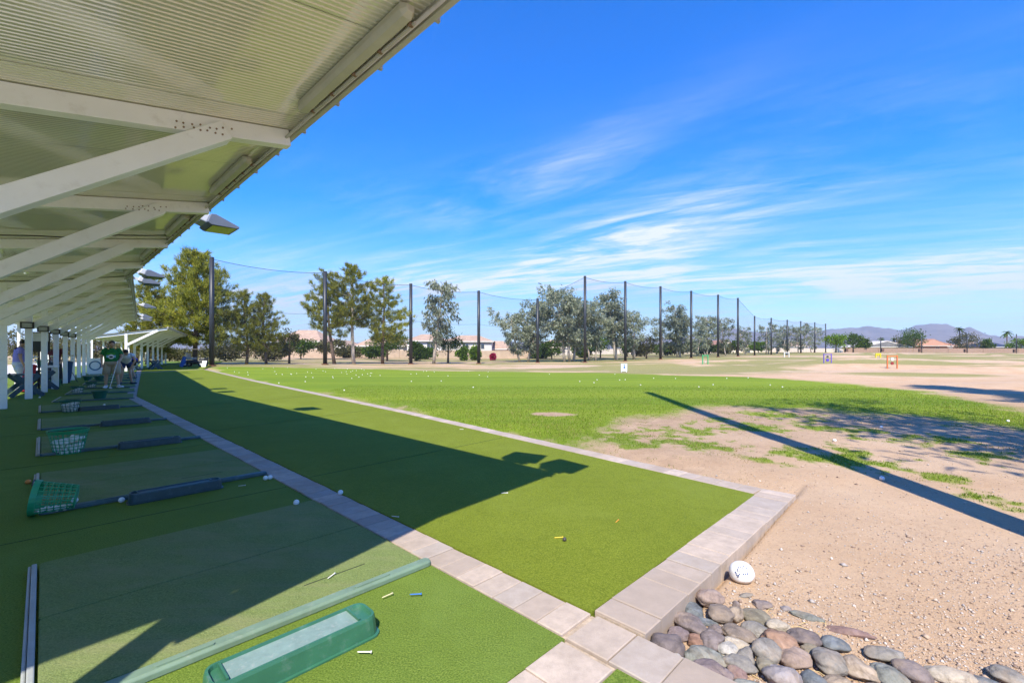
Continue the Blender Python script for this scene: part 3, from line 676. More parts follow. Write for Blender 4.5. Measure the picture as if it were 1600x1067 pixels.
# balls on the lawn
nb = 0
while nb < 75:
    px = R.choice((R.gauss(480, 120), R.uniform(330, 1280), R.uniform(330, 1280))); py = 571 + abs(R.gauss(0, 13)) + (max(0, px - 800) * .03)
    if not (335 < px < 1300): continue
    p = at(px, py)
    if grass_mask([p.x], [p.y])[0] < .9: continue
    p.z = ground_z(p.x, p.y) + .03; ball(p, 'white golf ball lying out on the green lawn', 'golf balls scattered over the lawn', bm_far); nb += 1
# tee pegs
def peg(px, py, c, lab, a, L=.06, z=.008):
    m = MB(); m.tube([(0, 0, 0), (L * .1, 0, 0), (L * .85, 0, 0), (L, 0, 0)], [.0012, .0028, .003, .006], 7); p = at(px, py, z)
    o = m.build('tee_peg', simple('peg_' + '_'.join('%d' % (x * 100) for x in c), c, .4), None, True, loc=(p.x, p.y, z + .006), rz=a); tag(o, lab, 'golf tee', 'dropped tee pegs')
for q in ((640, 930, (.03, .16, .55), 'blue tee peg on the bay turf beside the tray', .1), (558, 1020, (.75, .72, .62), 'white tee peg in front of the green tray', 0), (597, 935, (.60, .55, .33), 'pale wooden tee peg between tray and pavers', .8),
          (866, 841, (.75, .50, .03), 'yellow tee peg beside the dark ball', .15), (962, 817, (.70, .30, .03), 'orange tee peg on the sunlit front turf', 1.0), (612, 807, (.72, .72, .70), 'white tee peg in the shaded front turf', -.3),
          (783, 771, (.72, .72, .70), 'white tee peg just inside the roof shadow', .1), (372, 760, (.7, .68, .6), 'broken white tee peg beside the second mat', .5), (718, 671, (.75, .74, .7), 'white tee peg near the far paver row', 0), (512, 905, (.75, .73, .64), 'white tee peg stuck in the nearest mat', 1.3)):
    peg(*q, z=.033 if q[1] == 905 else .01)

# ------------------------------------------------------------------ river rocks
def rock_mat(name, c, c2=None, speck=.45, painted=False):
    k = NT(name); wv = k.n('ShaderNodeVectorMath', operation='ADD'); k.l(k.coord(), wv.inputs[0]); oj = k.n('ShaderNodeObjectInfo'); k.l(oj.outputs['Location'], wv.inputs[1]); wv = wv.outputs[0]; n = k.noise(16, 7, .7, .8, wv); n2 = k.noise(75, 4, .75, 0, wv); n3 = k.noise(7, 4, .6, 1.2, wv); oi = k.n('ShaderNodeObjectInfo').outputs['Random']
    c2 = c2 or tuple(x * .62 for x in c)
    cc = k.ramp(n, [(.36, c2), (.52, c), (.8, tuple(min(1, x * 1.3) for x in c))]); cc = k.mix(k.ramp(n3, [(.54, 0.0), (.60, .65)]), cc, tuple(min(1, x * 1.35 + .03) for x in c))
    cc = k.mix(k.ramp(n2, [(.55, 0.0), (.7, speck)]), cc, tuple(x * .5 for x in c)); cc = k.mix(k.ramp(n2, [(.28, speck), (.42, 0.0)]), cc, tuple(min(1, x * 1.5 + .04) for x in c))
    dst = k.noise(5, 5, .7, .4, wv); cc = k.mix(k.ramp(dst, [(.50, 0.0), (.68, .5)]), cc, (.40, .30, .21)); k.color(cc); k.rough(.75); k.spec(.3); k.bump(k.math('ADD', n, k.math('MULTIPLY', n2, .6)), .7, .010); return k.m
RC = dict(mauve=(.25, .20, .195), dmauve=(.17, .135, .14), brown=(.26, .205, .165), grey=(.27, .26, .235), green=(.22, .25, .225), blue=(.13, .175, .205), tan=(.45, .35, .25), pink=(.38, .27, .22), white=(.66, .63, .56), rust=(.38, .19, .12),
          olive=(.24, .22, .15), lava=(.42, .23, .14), lilac=(.33, .30, .31), red=(.27, .155, .14), purple=(.22, .165, .18), cream=(.62, .54, .42))
RM = {k: rock_mat('rock_' + k, tuple((x * .68 + g * .32) * .80 for x, g in zip(v, (.27, .225, .185)))) for k, v in RC.items()}
def rock(px, py, Lp, Sp, ang, cname, lab, rough=0.0, squash=.62, mat=None, bury=.25, amp=1.0):
    zg = -.052; p = at(px, py + Sp * .55, zg + .015); Lp *= 1.12; Sp *= 1.15; d = p.y; tp_ = (py - PY0) / F
    te = math.sqrt(tp_ * tp_ + .18); a = math.radians(ang)
    gx, gy = math.cos(a) * Lp * d / F, -math.sin(a) * Lp * d / F / te; hl = math.hypot(gx, gy) * .95; yaw = math.atan2(gy, gx)
    hs_ = Sp * d / F / math.sqrt(te * te + .12) * 1.02 * (1 + .35 * abs(math.sin(a))); ht = max(.012, min(hs_ * .8, Sp * d / F * squash * 1.25))
    if amp != 1: hs_ = hl * .97; ht = hl * .88; yaw = 0
    import bmesh
    bm = bmesh.new(); bmesh.ops.create_icosphere(bm, subdivisions=4 if Lp > 11 else 3, radius=1); off = Vector((R.random() * 50, R.random() * 50, R.random() * 50)); pw = R.uniform(.85, 1.15) if amp == 1 else 1
    for v in bm.verts:
        c = v.co.copy(); n = mnoise.noise(c * .9 + off) * .30 + mnoise.noise(c * 1.9 + off) * .14 + abs(mnoise.noise(c * 3.1 - off)) * -.10 + mnoise.noise(c * 6 + off) * (.02 + rough)
        if rough: n += mnoise.noise(c * 13 + off) * rough * .6
        n *= amp; c = c * (1 + n); c.z = math.copysign(abs(c.z) ** pw, c.z); c.x *= 1 + .18 * off.y / 50 * c.x
        v.co = Vector((c.x * hl, c.y * hs_, c.z * ht))
    zg = ground_z(p.x, p.y)
    me = bpy.data.meshes.new('river_rock'); bm.to_mesh(me); bm.free()
    o = obj('river_rock', me, mat or RM[cname], None, True, loc=(p.x, p.y + hs_ * .15, zg + ht * (1 - bury)), rz=yaw); o.rotation_euler[0] = R.uniform(-.12, .12); o.rotation_euler[1] = R.uniform(-.12, .12)
    return tag(o, lab, 'rock', 'river rocks at the paver corner')
k = NT('painted_rock'); n = k.noise(12, 5, .6); cc = k.ramp(n, [(.3, (.68, .66, .62)), (.6, (.80, .79, .77))]); g = k.coord('Object'); sp = k.n('ShaderNodeSeparateXYZ'); k.l(g, sp.inputs[0])
cc = k.mix(k.ramp(k.math('ADD', k.math('MULTIPLY', sp.outputs[2], 9.0), k.math('MULTIPLY', n, .5)), [(-.0 + .0, 1.0), (.12, 0.0)]), cc, (.60, .50, .38)); k.color(cc); k.rough(.45); painted = k.m
pr = rock(1159, 895, 17.5, 18, 0, 'white', 'round white painted rock dotted blue like a golf ball', 0, .80, painted, .15, .22); pr.name = 'painted_rock'
blue_dot = simple('blue_dot', (.02, .05, .18), .5)
pts_ = np.array([v.co[:] for v in pr.data.vertices]); nrm_ = [v.normal.copy() for v in pr.data.vertices]
def dot_at(dx, dz):
    'small painted dot on the face towards the turf corner, dx to the right, dz up'
    dvec = Vector((dx, -.75, dz)).normalized(); dvec = Matrix.Rotation(-pr.rotation_euler[2], 3, 'Z') @ dvec
    q = pts_ / np.abs(pts_).max(0); i = int(np.argmax(q @ np.array(dvec[:]))); c = Vector(pts_[i]); nn = nrm_[i]
    o = MB().tube([(0, 0, -.001), (0, 0, .0016)], .0038, 7).build('painted_dot', blue_dot, pr, loc=c); o.rotation_mode = 'QUATERNION'; o.rotation_quaternion = Vector((0, 0, 1)).rotation_difference(nn)
for dx, dz in [(-.75, .9), (-.6, 1.0), (-.85, .6), (-.7, .6), (-.55, .7), (-.8, .3), (-.65, .35), (-.5, .45), (-.75, 0.05), (-.6, .1), (-.3, .55), (-.2, .42), (-.05, .38), (.1, .42), (.2, .55), (-.05, .95), (.05, .8), (.08, 1.15), (-.2, 1.2), (.22, .95), (-.9, .45), (-.68, .8)]: dot_at(dx, dz)
ROCKS = [(1109, 931, 19, 13, 20, 'pink', 'pinkish tan boulder against the raised pavers, topmost of the rocks'), (1082, 943, 15, 13, 0, 'blue', 'round blue grey rock touching the raised pavers'), (1076, 967, 25, 10, 58, 'mauve', 'long pin shaped brown rock leaning along the pavers'),
 (1100, 965, 19, 5.5, 5, 'blue', 'flat dark blue grey stone right of the pin shaped rock'), (1126, 956, 18, 13, 20, 'brown', 'brown grey knobby rock right of the round blue one'), (1149, 955, 10, 12, 30, 'tan', 'small tan rock wedged behind the knobby one'),
 (1179, 955, 20, 11, 15, 'olive', 'olive tan rock half buried in gravel'), (1165, 925, 9, 4, 0, 'grey', 'faint grey stone sunk in gravel below the painted rock'), (1150, 937, 5, 5, 20, 'dmauve', 'small dark chip in the gravel under the painted rock'),
 (1191, 938, 12, 7, 30, 'mauve', 'mauve stone half sunk in the gravel'), (1228, 945, 8, 4, 5, 'lilac', 'small lilac stone alone in the gravel'), (1260, 957, 21, 5, 20, 'green', 'long thin grey stone flush with the gravel'),
 (1179, 978, 21, 11, 20, 'grey', 'grey oval rock with pale band, upper middle of the pile'), (1152, 983, 25, 10, 25, 'brown', 'long smooth brown oval rock in the middle of the pile'), (1215, 972, 18, 9, 0, 'cream', 'cream and yellow rock at the gravel edge'),
 (1254, 991, 24, 12, 12, 'dmauve', 'dark mauve ridged rock right of the orange one'), (1221, 998, 24, 15, 30, 'lava', 'rough orange pitted rock'), (1114, 995, 14, 14, 40, 'dmauve', 'dark mauve rounded rock below the flat blue stone'),
 (1118, 978, 11, 8, 0, 'mauve', 'small wedge shaped mauve rock behind the rounded dark one'), (1060, 984, 15, 8, 20, 'purple', 'pinkish purple rock beside the paver wall'), (1147, 997, 20, 8, 15, 'cream', 'pale beige long stone under the smooth brown oval'),
 (1042, 1005, 28, 17, -5, 'dmauve', 'big dark brown rock at the raised paver corner'), (1091, 996, 15, 9, 20, 'rust', 'terracotta rock at the foot of the pin shaped one'), (1138, 1010, 17, 11, 10, 'white', 'whitish round rock in the middle of the pile'),
 (1102, 1018, 30, 12, 12, 'green', 'flat grey green slab rock'), (1196, 1010, 19, 15, 25, 'grey', 'grey brown egg shaped rock left of the orange one'), (1151, 1030, 23, 11, 15, 'grey', 'grey rock with an orange spot, lower middle'),
 (1165, 1022, 11, 12, 40, 'grey', 'dull grey rock behind the orange spotted one'), (1055, 1029, 19, 11, 10, 'white', 'white craggy rock at the lower paver row'), (1240, 1021, 25, 14, 10, 'pink', 'pinkish brown rock below the orange one'),
 (1200, 1034, 18, 12, 0, 'olive', 'mottled olive rock above the large lilac one'), (1106, 1049, 34, 17, 10, 'purple', 'large purple rock at the bottom by the pavers'), (1150, 1045, 15, 9, 20, 'red', 'reddish rock right of the large purple one'),
 (1226, 1051, 26, 17, 0, 'lilac', 'large smooth grey lilac rock at the bottom'), (1266, 1011, 14, 9, 10, 'olive', 'brown olive stone shaded below the ridged rock'), (1271, 1056, 15, 13, 20, 'blue', 'teal blue rock right of the large lilac one'),
 (1167, 1063, 27, 9, 0, 'green', 'grey green rock cut by the bottom edge'), (1231, 1069, 14, 7, 0, 'rust', 'rusty stone in front of the large lilac rock'), (1304, 1001, 18, 11, 20, 'blue', 'clear blue grey rock at the gravel edge'),
 (1325, 981, 26, 6, 25, 'red', 'long red slab lying flush in the gravel'), (1300, 1029, 19, 16, 60, 'grey', 'cone shaped grey rock with a white tip'), (1341, 1038, 22, 14, 45, 'tan', 'long tan sandstone rock'),
 (1379, 1018, 26, 10, 15, 'grey', 'layered grey slab rock at the gravel edge'), (1388, 1049, 22, 14, 35, 'green', 'smooth blue green oval rock'), (1425, 1045, 23, 14, 20, 'mauve', 'mauve brown oval rock right of the blue green one'),
 (1483, 1052, 31, 11, 20, 'cream', 'long pale rock with a white face'), (1536, 1061, 22, 8, 15, 'blue', 'low blue rock veined olive at the bottom right'), (1577, 1053, 23, 11, 20, 'grey', 'pale grey rock at the right edge of the picture'),
 (1309, 1060, 22, 11, 0, 'tan', 'tan rock under the cone shaped one'), (1366, 1066, 17, 7, 0, 'dmauve', 'dark stone at the bottom below the tan sandstone'), (1425, 1067, 11, 5, 0, 'grey', 'small grey stone under the mauve brown oval')]
for q in ROCKS:
    flush = any(w in q[6] for w in ('flush', 'sunk', 'half buried', 'in gravel', 'in the gravel'))
    rock(*q, rough=.05 if ('rough' in q[6] or 'craggy' in q[6]) else 0, bury=.70 if flush else .18)
# ------------------------------------------------------------------ people
def bake_skin(verts, edges, radii, root):
    me = bpy.data.meshes.new('tmp'); me.from_pydata(verts, edges, []); o = bpy.data.objects.new('tmp', me); col.objects.link(o)
    m = o.modifiers.new('s', 'SKIN'); m.use_smooth_shade = True
    for i, r in enumerate(radii): me.skin_vertices[0].data[i].radius = (r, r)
    me.skin_vertices[0].data[root].use_root = True
    o.modifiers.new('d', 'SUBSURF').levels = 1
    dg = bpy.context.evaluated_depsgraph_get(); ev = o.evaluated_get(dg); out = bpy.data.meshes.new_from_object(ev)
    bpy.data.objects.remove(o); return out
def fabric(name, c): return simple('cloth_' + name, c, .85, .12, 14, .3, 60, bdist=.01)
skin_a = simple('skin', (.52, .31, .21), .55, .06, 10)
def person(loc, rz, S, P, lab, shirt, shorts, shoes, hair, sleeve=.55, long_legs=False, hat=None, sk=None, bulk=1.0, logo=False):
    'P: joint positions in metres for a 1.75 m figure facing -y'
    r = empty('person', loc, rz); r.scale = (S, S, S); tag(r, lab, 'person')
    V = lambda k: Vector(P[k]); names = ['pelvis', 'chest', 'neck', 'hipL', 'kneeL', 'ankL', 'toeL', 'hipR', 'kneeR', 'ankR', 'toeR', 'shL', 'elL', 'wrL', 'haL', 'shR', 'elR', 'wrR', 'haR']
    rad = dict(pelvis=.13, chest=.14, neck=.055, hipL=.09, kneeL=.058, ankL=.04, toeL=.035, hipR=.09, kneeR=.058, ankR=.04, toeR=.035, shL=.06, elL=.043, wrL=.03, haL=.034, shR=.06, elR=.043, wrR=.03, haR=.034)
    verts = [P[n] for n in names]; ix = {n: i for i, n in enumerate(names)}; radii = [rad[n] * (bulk if n in ('pelvis', 'chest', 'hipL', 'hipR') else 1) for n in names]
    edges = [('pelvis', 'chest'), ('chest', 'neck'), ('pelvis', 'hipL'), ('hipL', 'kneeL'), ('kneeL', 'ankL'), ('ankL', 'toeL'), ('pelvis', 'hipR'), ('hipR', 'kneeR'), ('kneeR', 'ankR'), ('ankR', 'toeR'),
             ('chest', 'shL'), ('shL', 'elL'), ('elL', 'wrL'), ('wrL', 'haL'), ('chest', 'shR'), ('shR', 'elR'), ('elR', 'wrR'), ('wrR', 'haR')]
    edges = [(ix[a], ix[b]) for a, b in edges]
    for s in 'LR':
        d = (V('ha' + s) - V('wr' + s)).normalized(); side = d.cross(Vector((0, 1, 0))).normalized(); h = ix['ha' + s]
        for j, (o_, l) in enumerate(((-.028, .07), (-.01, .08), (.01, .075), (.028, .06))):
            a = V('ha' + s) + side * o_ + d * .04; b = a + d * l * .6 + Vector((0, .012, 0)); verts += [tuple(a), tuple(b)]; radii += [.009, .008]; edges += [(h, len(verts) - 2), (len(verts) - 2, len(verts) - 1)]
        a = V('ha' + s) + side * .045 - d * .01; b = a + d * .045 + side * .01; verts += [tuple(a), tuple(b)]; radii += [.011, .009]; edges += [(h, len(verts) - 2), (len(verts) - 2, len(verts) - 1)]
    me = bake_skin(verts, edges, radii, 0); mb = MB(); mb.add([v.co[:] for v in me.vertices], [tuple(p.vertices) for p in me.polygons])
    hd = V('head'); up = (hd - V('neck')).normalized(); face = Vector(P.get('face', (0, -1, -.3))).normalized(); face = (face - up * face.dot(up)).normalized(); xx = face.cross(up)
    rot = Matrix((xx, -face, up)).transposed()
    mb.tube([V('neck') - up * .02, hd], [.058, .05], 8); mb.ball(hd + up * .045, .098, 12, 9, (.80, .98, 1.18), rot); mb.ball(hd + face * .10 + up * .03, .018, 6, 5, (.8, 1, 1.5), rot)
    for s in (-1, 1): mb.ball(hd + xx * .08 * s + up * .035, .022, 6, 5, (.5, .9, 1.3), rot)
    mb.build('body', sk or skin_a, r, True)
    eyes = MB()
    for s in (-1, 1): eyes.ball(hd + xx * .033 * s + up * .05 + face * .088, .011, 6, 4)
    eyes.ball(hd + face * .092 - up * .025, .012, 6, 4, (2, .5, .4), rot); eyes.build('face_features', simple('face_dark', (.06, .03, .025), .5), r)
    # shirt: torso rings with sleeves
    def ell(c, ax_, w, d, fwd, n=14):
        ax_ = ax_.normalized(); x = fwd.cross(ax_).normalized(); y = ax_.cross(x); return [c + x * math.cos(t) * w + y * math.sin(t) * d for t in [2 * math.pi * k / n for k in range(n)]]
    pel, ch, nk = V('pelvis'), V('chest'), V('neck'); lr = (V('shR') - V('shL')).normalized(); fw = lr.cross(Vector((0, 0, 1))) if abs(lr.z) < .9 else Vector((0, -1, 0))
    ax1 = (ch - pel); m = MB(); b = bulk
    axu = (nk - ch).normalized()
    m.loft([ell(pel - ax1.normalized() * .06, ax1, .185 * b, .145 * b, fw), ell(pel + ax1 * .35, ax1, .18 * b, .145 * b, fw), ell(ch - ax1 * .1, ax1, .195 * b, .15 * b, fw), ell(ch + axu * .08, axu, .205 * (1 + b) / 2, .135, fw), ell(ch + axu * .15, axu, .17, .11, fw), ell(nk - axu * .03, axu, .075, .07, fw), ell(nk, axu, .065, .06, fw)], False)
    for s in 'LR':
        a, e = V('sh' + s), V('el' + s); d = e - a; m.tube([a - d * .25 + (ch - a) * .25, a, a + d * sleeve * .6, a + d * sleeve], [.07, .082, .075, .078], 10, False)
    sh = m.build('shirt', shirt, r, True)
    m = MB(); m.loft([ell(pel + Vector((0, 0, .06)), Vector((0, 0, 1)), .182 * b, .148 * b, fw), ell(pel - Vector((0, 0, .03)), Vector((0, 0, 1)), .195 * b, .155 * b, fw), ell(pel - Vector((0, 0, .11)), Vector((0, 0, 1)), .185 * b, .13 * b, fw)])
    for s in 'LR':
        h_, kn, an = V('hip' + s), V('knee' + s), V('ank' + s)
        if long_legs: m.tube([h_, h_.lerp(kn, .5), kn, kn.lerp(an, .5), an], [.115 * b, .10, .078, .07, .065], 10)
        else: m.tube([h_ + Vector((0, 0, .04)), h_.lerp(kn, .5), h_.lerp(kn, .92 if b > 1 else .45)], [.115 * b, .112 * b, .108 * b], 10)
    m.build('shorts' if not long_legs else 'trousers', shorts, r, True)
    for s in 'LR':
        a, t = V('ank' + s), V('toe' + s); d = Vector((t.x - a.x, t.y - a.y, 0)).normalized(); a0 = Vector((a.x, a.y, .0)) - d * .07
        m = MB(); rr = Matrix((Vector((-d.y, d.x, 0)), d, Vector((0, 0, 1)))).transposed(); m.ball(a0 + d * .12 + Vector((0, 0, .045)), .1, 10, 7, (.48, 1.45, .45), rr); m.tube([a0 + d * .07 + Vector((0, 0, .04)), a0 + d * .07 + Vector((0, 0, .12))], [.05, .045], 8); m.build('shoe', shoes, r, True)
    m = MB()
    if hat is not None:
        m.ball(hd + up * .085, .102, 12, 7, (.86, 1.0, .85), rot); m.ball(hd + up * .085 + face * .12, .075, 10, 4, (1, 1, .14), rot); m.build('cap', hat, r, True)
    else:
        m.ball(hd + up * .075 - face * .022, .104, 12, 8, (.84, .95, 1.0), rot); m.build('hair', hair, r, True)
    if logo:
        c = pel.lerp(ch, .72); yy = -.175 * b
        pl = MB().box((c.x, c.y + yy, c.z + .11), (.22, .012, .03)).build('print_band', fabric('lime', (.10, .45, .02)), sh)
        m = MB(); m.tube([(c.x, c.y + yy - .004, c.z), (c.x, c.y + yy + .012, c.z)], .085, 14); m.build('print_disc', fabric('white', (.75, .75, .73)), sh)
        m = MB(); m.ball((c.x, c.y + yy - .006, c.z - .01), .04, 10, 6, (1.3, .25, .8)); m.build('print_motif', fabric('ink', (.02, .03, .03)), sh)
        MB().box((c.x, c.y + yy + .004, c.z + .01), (.26, .008, .09)).build('print_sky', fabric('skyblue', (.25, .5, .62)), sh)
    return r
hair_brown = simple('hair_brown', (.05, .028, .018), .6); hair_dark = simple('hair_dark', (.02, .015, .012), .6)
STAND = dict(pelvis=(0, 0, .93), chest=(0, -.02, 1.25), neck=(0, -.04, 1.47), head=(.01, -.10, 1.575), hipL=(-.10, 0, .88), kneeL=(-.15, -.04, .48), ankL=(-.17, .02, .08), toeL=(-.21, -.12, .04), hipR=(.10, 0, .88), kneeR=(.15, -.04, .48), ankR=(.19, .02, .08), toeR=(.32, -.07, .04),
             shL=(-.20, -.01, 1.40), elL=(-.29, .02, 1.14), wrL=(-.27, -.06, .90), haL=(-.26, -.08, .84), shR=(.20, -.01, 1.40), elR=(.28, -.06, 1.14), wrR=(.19, -.22, .95), haR=(.165, -.25, .90), face=(.1, -1, -.8))
mp = at(175, 606.5); MS = .925
person(mp, .62, MS, STAND, 'man in green printed T-shirt and khaki shorts holding a club', fabric('green', (.012, .17, .035)), fabric('khaki', (.42, .33, .22)), fabric('whiteshoe', (.75, .76, .78)), hair_brown, .62, bulk=1.18, logo=True)
m = MB(); hx = Matrix.Rotation(.62, 3, 'Z') @ (Vector((.165, -.27, .90)) * MS); tipp = Matrix.Rotation(.62, 3, 'Z') @ (Vector((-.02, -.42, .03)) * MS)
d = (hx - tipp).normalized(); gc = empty('golf_club', mp); tag(gc, 'golf club held by the man in green, head on the mat', 'golf club')
MB().tube([hx + d * .12, hx - d * .16], .013, 7).build('grip', simple('grip_white', (.6, .6, .6), .6), gc); MB().tube([hx - d * .16, tipp], [.007, .006], 6).build('shaft', simple('steel', (.7, .7, .7), .25, metal=.8), gc)
MB().ball(tipp + Vector((.03, 0, 0)), .05, 8, 6, (1.2, .5, .55)).build('club_head', simple('steel', (.7, .7, .7), .25, metal=.8), gc, True)
BEND = dict(STAND); BEND.update(pelvis=(0, .05, .90), chest=(0, -.22, 1.12), neck=(0, -.40, 1.26), head=(-.02, -.50, 1.30), shL=(-.18, -.33, 1.2), shR=(.18, -.33, 1.2), elL=(-.24, -.42, .95), wrL=(-.15, -.40, .74), haL=(-.13, -.40, .68), elR=(.27, -.38, .98), wrR=(.17, -.32, .76), haR=(.15, -.32, .70), kneeL=(-.13, -.10, .48), kneeR=(.13, -.10, .48), face=(0, -.6, -.8))
person(at(197, 600.5), .75, .92, BEND, 'woman in white top and navy shorts bending over behind the man', fabric('whitetop', (.72, .71, .72)), fabric('navy', (.02, .04, .11)), fabric('darkshoe', (.03, .04, .06)), hair_dark, .25, bulk=.9)
person(at(208, 592), -.5, .92, BEND, 'person in blue shirt and black shorts bending, cap on', fabric('royal', (.02, .035, .40)), fabric('black', (.015, .015, .018)), fabric('darkshoe', (.03, .04, .06)), hair_dark, .7, hat=fabric('royal', (.02, .035, .40)))
person(at(86, 599), .8, .92, STAND, 'person in dark red shirt and orange cap behind the posts', fabric('maroon', (.10, .012, .02)), fabric('darktrousers', (.03, .03, .04)), fabric('darkshoe', (.03, .04, .06)), hair_dark, .6, True, hat=fabric('orange', (.70, .14, .03)))
person(at(29, 611), 2.6, .93, STAND, 'person in lavender shirt and white trousers behind the nearest posts', fabric('lavender', (.30, .27, .62)), fabric('whitetr', (.7, .7, .7)), fabric('whiteshoe', (.75, .76, .78)), hair_dark, .6, True)

# ------------------------------------------------------------------ bag stands, bags, table, screen, cart
def bag_stand(loc, rz, lab):
    r = empty('bag_stand', loc, rz); r.scale = (.78, .78, .82); tag(r, lab, 'bag stand', 'blue bag stands between the posts')
    for y in (-.5, .5):
        MB().bar((-.42, y, .02), (.30, y, .74), .045, .14, (0, 0, 1)).build('leg', bench_blue, r); MB().bar((.42, y + .05, .02), (-.30, y + .05, .74), .045, .14, (0, 0, 1)).build('leg', bench_blue, r)
    MB().box((0, .02, .74), (.5, 1.1, .045)).build('top_board', bench_blue, r); MB().box((-.0, .02, .36), (.05, 1.0, .1)).build('cross_rail', bench_blue, r)
bag_stand(at(37, 619), 1.0, 'dark blue crossed bag stand between the first two posts'); bag_stand(at(64, 609), 1.0, 'dark blue crossed bag stand between the second and third posts')
bag_stand(at(210, 579), .9, 'dark blue bag stand beside the far canopy post'); bag_stand(at(243, 577), .9, 'dark blue bag stand under the far canopy')
def golf_bag(loc, rz, c, lab):
    r = empty('golf_bag', loc, rz); tag(r, lab, 'golf bag', 'golf bags behind the bays'); t = Vector((.28, 0, .95)).normalized(); mt = fabric('bag%d' % int(c[0] * 1000 + c[2] * 77), c)
    MB().tube([t * .02, t * .3, t * .8, t * .86], [.12, .14, .13, .14], 12).build('body', mt, r); MB().tube([t * .25 + Vector((.12, 0, 0)), t * .6 + Vector((.12, 0, 0))], [.08, .07], 8).build('pocket', mt, r)
    for y in (-.18, .18): MB().bar(t * .7, (.52, y, 0), .015, .015).build('stand_leg', cable_black, r)
    for k in range(6):
        a = Vector((R.uniform(-.07, .07), R.uniform(-.07, .07), 0)); q = MB(); q.tube([t * .82 + a, t * (1.05 + R.random() * .12) + a * 1.3], .006, 5); q.ball(t * 1.12 + a * 1.3, .035, 6, 5, (.6, 1.1, .8)); q.build('club', simple('steel', (.7, .7, .7), .25, metal=.8), r)
golf_bag(at(40, 613), 1.9, (.42, .015, .02), 'red golf bag behind the first blue bag stand'); golf_bag(at(82, 604), 2.2, (.02, .03, .05), 'dark golf bag with white stripes below the orange cap')
golf_bag(at(103, 598), 2.0, (.03, .06, .11), 'dark blue golf bag further along the posts'); golf_bag(at(283, 573.5), .5, (.03, .10, .35), 'blue golf bag on the turf beside the far canopy')
tb_ = empty('table', at(66, 607), TH + A2); tag(tb_, 'white table with a green basket behind the second post', 'table')
MB().box((0, 0, .74), (.7, 1.2, .05)).build('top', white_paint, tb_)
for x in (-.3, .3):
    for y in (-.5, .5): MB().box((x, y, .36), (.05, .05, .71)).build('leg', white_paint, tb_)
basket(at(66, 607) + Vector((0, 0, .766)), 'green basket standing on the white table', .15, .11, .2, basket_green, 0, True)
sc = empty('screen', at(61, 611), TH + A2 - 1.57); tag(sc, 'grey display panel on a stand behind the second post', 'screen')
MB().box((0, 0, .68), (.05, .05, 1.36)).build('stand', cable_black, sc); MB().box((0, 0, 1.55), (.08, .50, .62)).build('casing', flood_black, sc); MB().box((.043, 0, 1.70), (.006, .44, .26)).build('display', lens_grey, sc)
sg = empty('sign_board', at(149, 585), .5); tag(sg, 'white board with a blue round mark behind the man in green', 'sign'); MB().box((0, 0, .45), (.62, .03, .85)).build('panel', white_paint, sg)
for x in (-.25, .25): MB().box((x, .03, .22), (.04, .03, .44)).build('leg', white_paint, sg)
m = MB(); m.loft([[(math.cos(a) * q, -.02 + yy, .48 + math.sin(a) * q) for a in [2 * math.pi * k / 20 for k in range(20)]] for q, yy in ((.26, 0), (.26, -.004), (.20, -.004), (.20, 0))], False); m.build('round_mark', simple('mark_blue', (.04, .14, .25), .5), sg)
ws = empty('sign_board', at(319, 573.5), -.2); tag(ws, 'small white board leaning at the end of the far paver row', 'sign'); MB().box((0, 0, .26), (.40, .03, .5), Matrix.Rotation(-.25, 3, 'X')).build('panel', white_paint, ws); MB().bar((0, .12, 0), (0, .02, .42), .03, .02).build('prop', white_paint, ws)
gcx = at(298, 573); ct = empty('golf_cart', (gcx.x, gcx.y + .5, 0), .25); tag(ct, 'small dark golf cart with flat roof beyond the far canopy', 'golf cart')
cd = simple('cart_dark', (.03, .035, .045), .4)
MB().box((0, 0, .42), (1.7, .9, .22)).build('body', cd, ct, bevel=.05); MB().box((.65, 0, .60), (.45, .86, .22)).build('cowl', cd, ct, bevel=.05); MB().box((-.25, 0, .66), (.45, .84, .2)).build('seat', simple('seat_tan', (.4, .36, .3), .6), ct, bevel=.04); MB().box((-.48, 0, .92), (.08, .84, .4)).build('backrest', simple('seat_tan', (.4, .36, .3), .6), ct, bevel=.03)
MB().box((-.05, 0, 1.42), (1.5, .95, .05)).build('roof', simple('cart_roof', (.10, .09, .08), .5), ct, bevel=.02)
for x, y in ((-.6, -.42), (-.6, .42), (.55, -.42), (.55, .42)): MB().bar((x, y, .5), (x * .9, y, 1.4), .03, .03).build('roof_post', cable_black, ct)
for x in (-.55, .6):
    for y in (-.42, .42):
        w = MB().tube([(x, y - .07, .2), (x, y + .07, .2)], .2, 14).build('wheel', cable_black, ct); MB().tube([(x, y - .075, .2), (x, y + .075, .2)], .1, 10).build('rim', lens_grey, w)

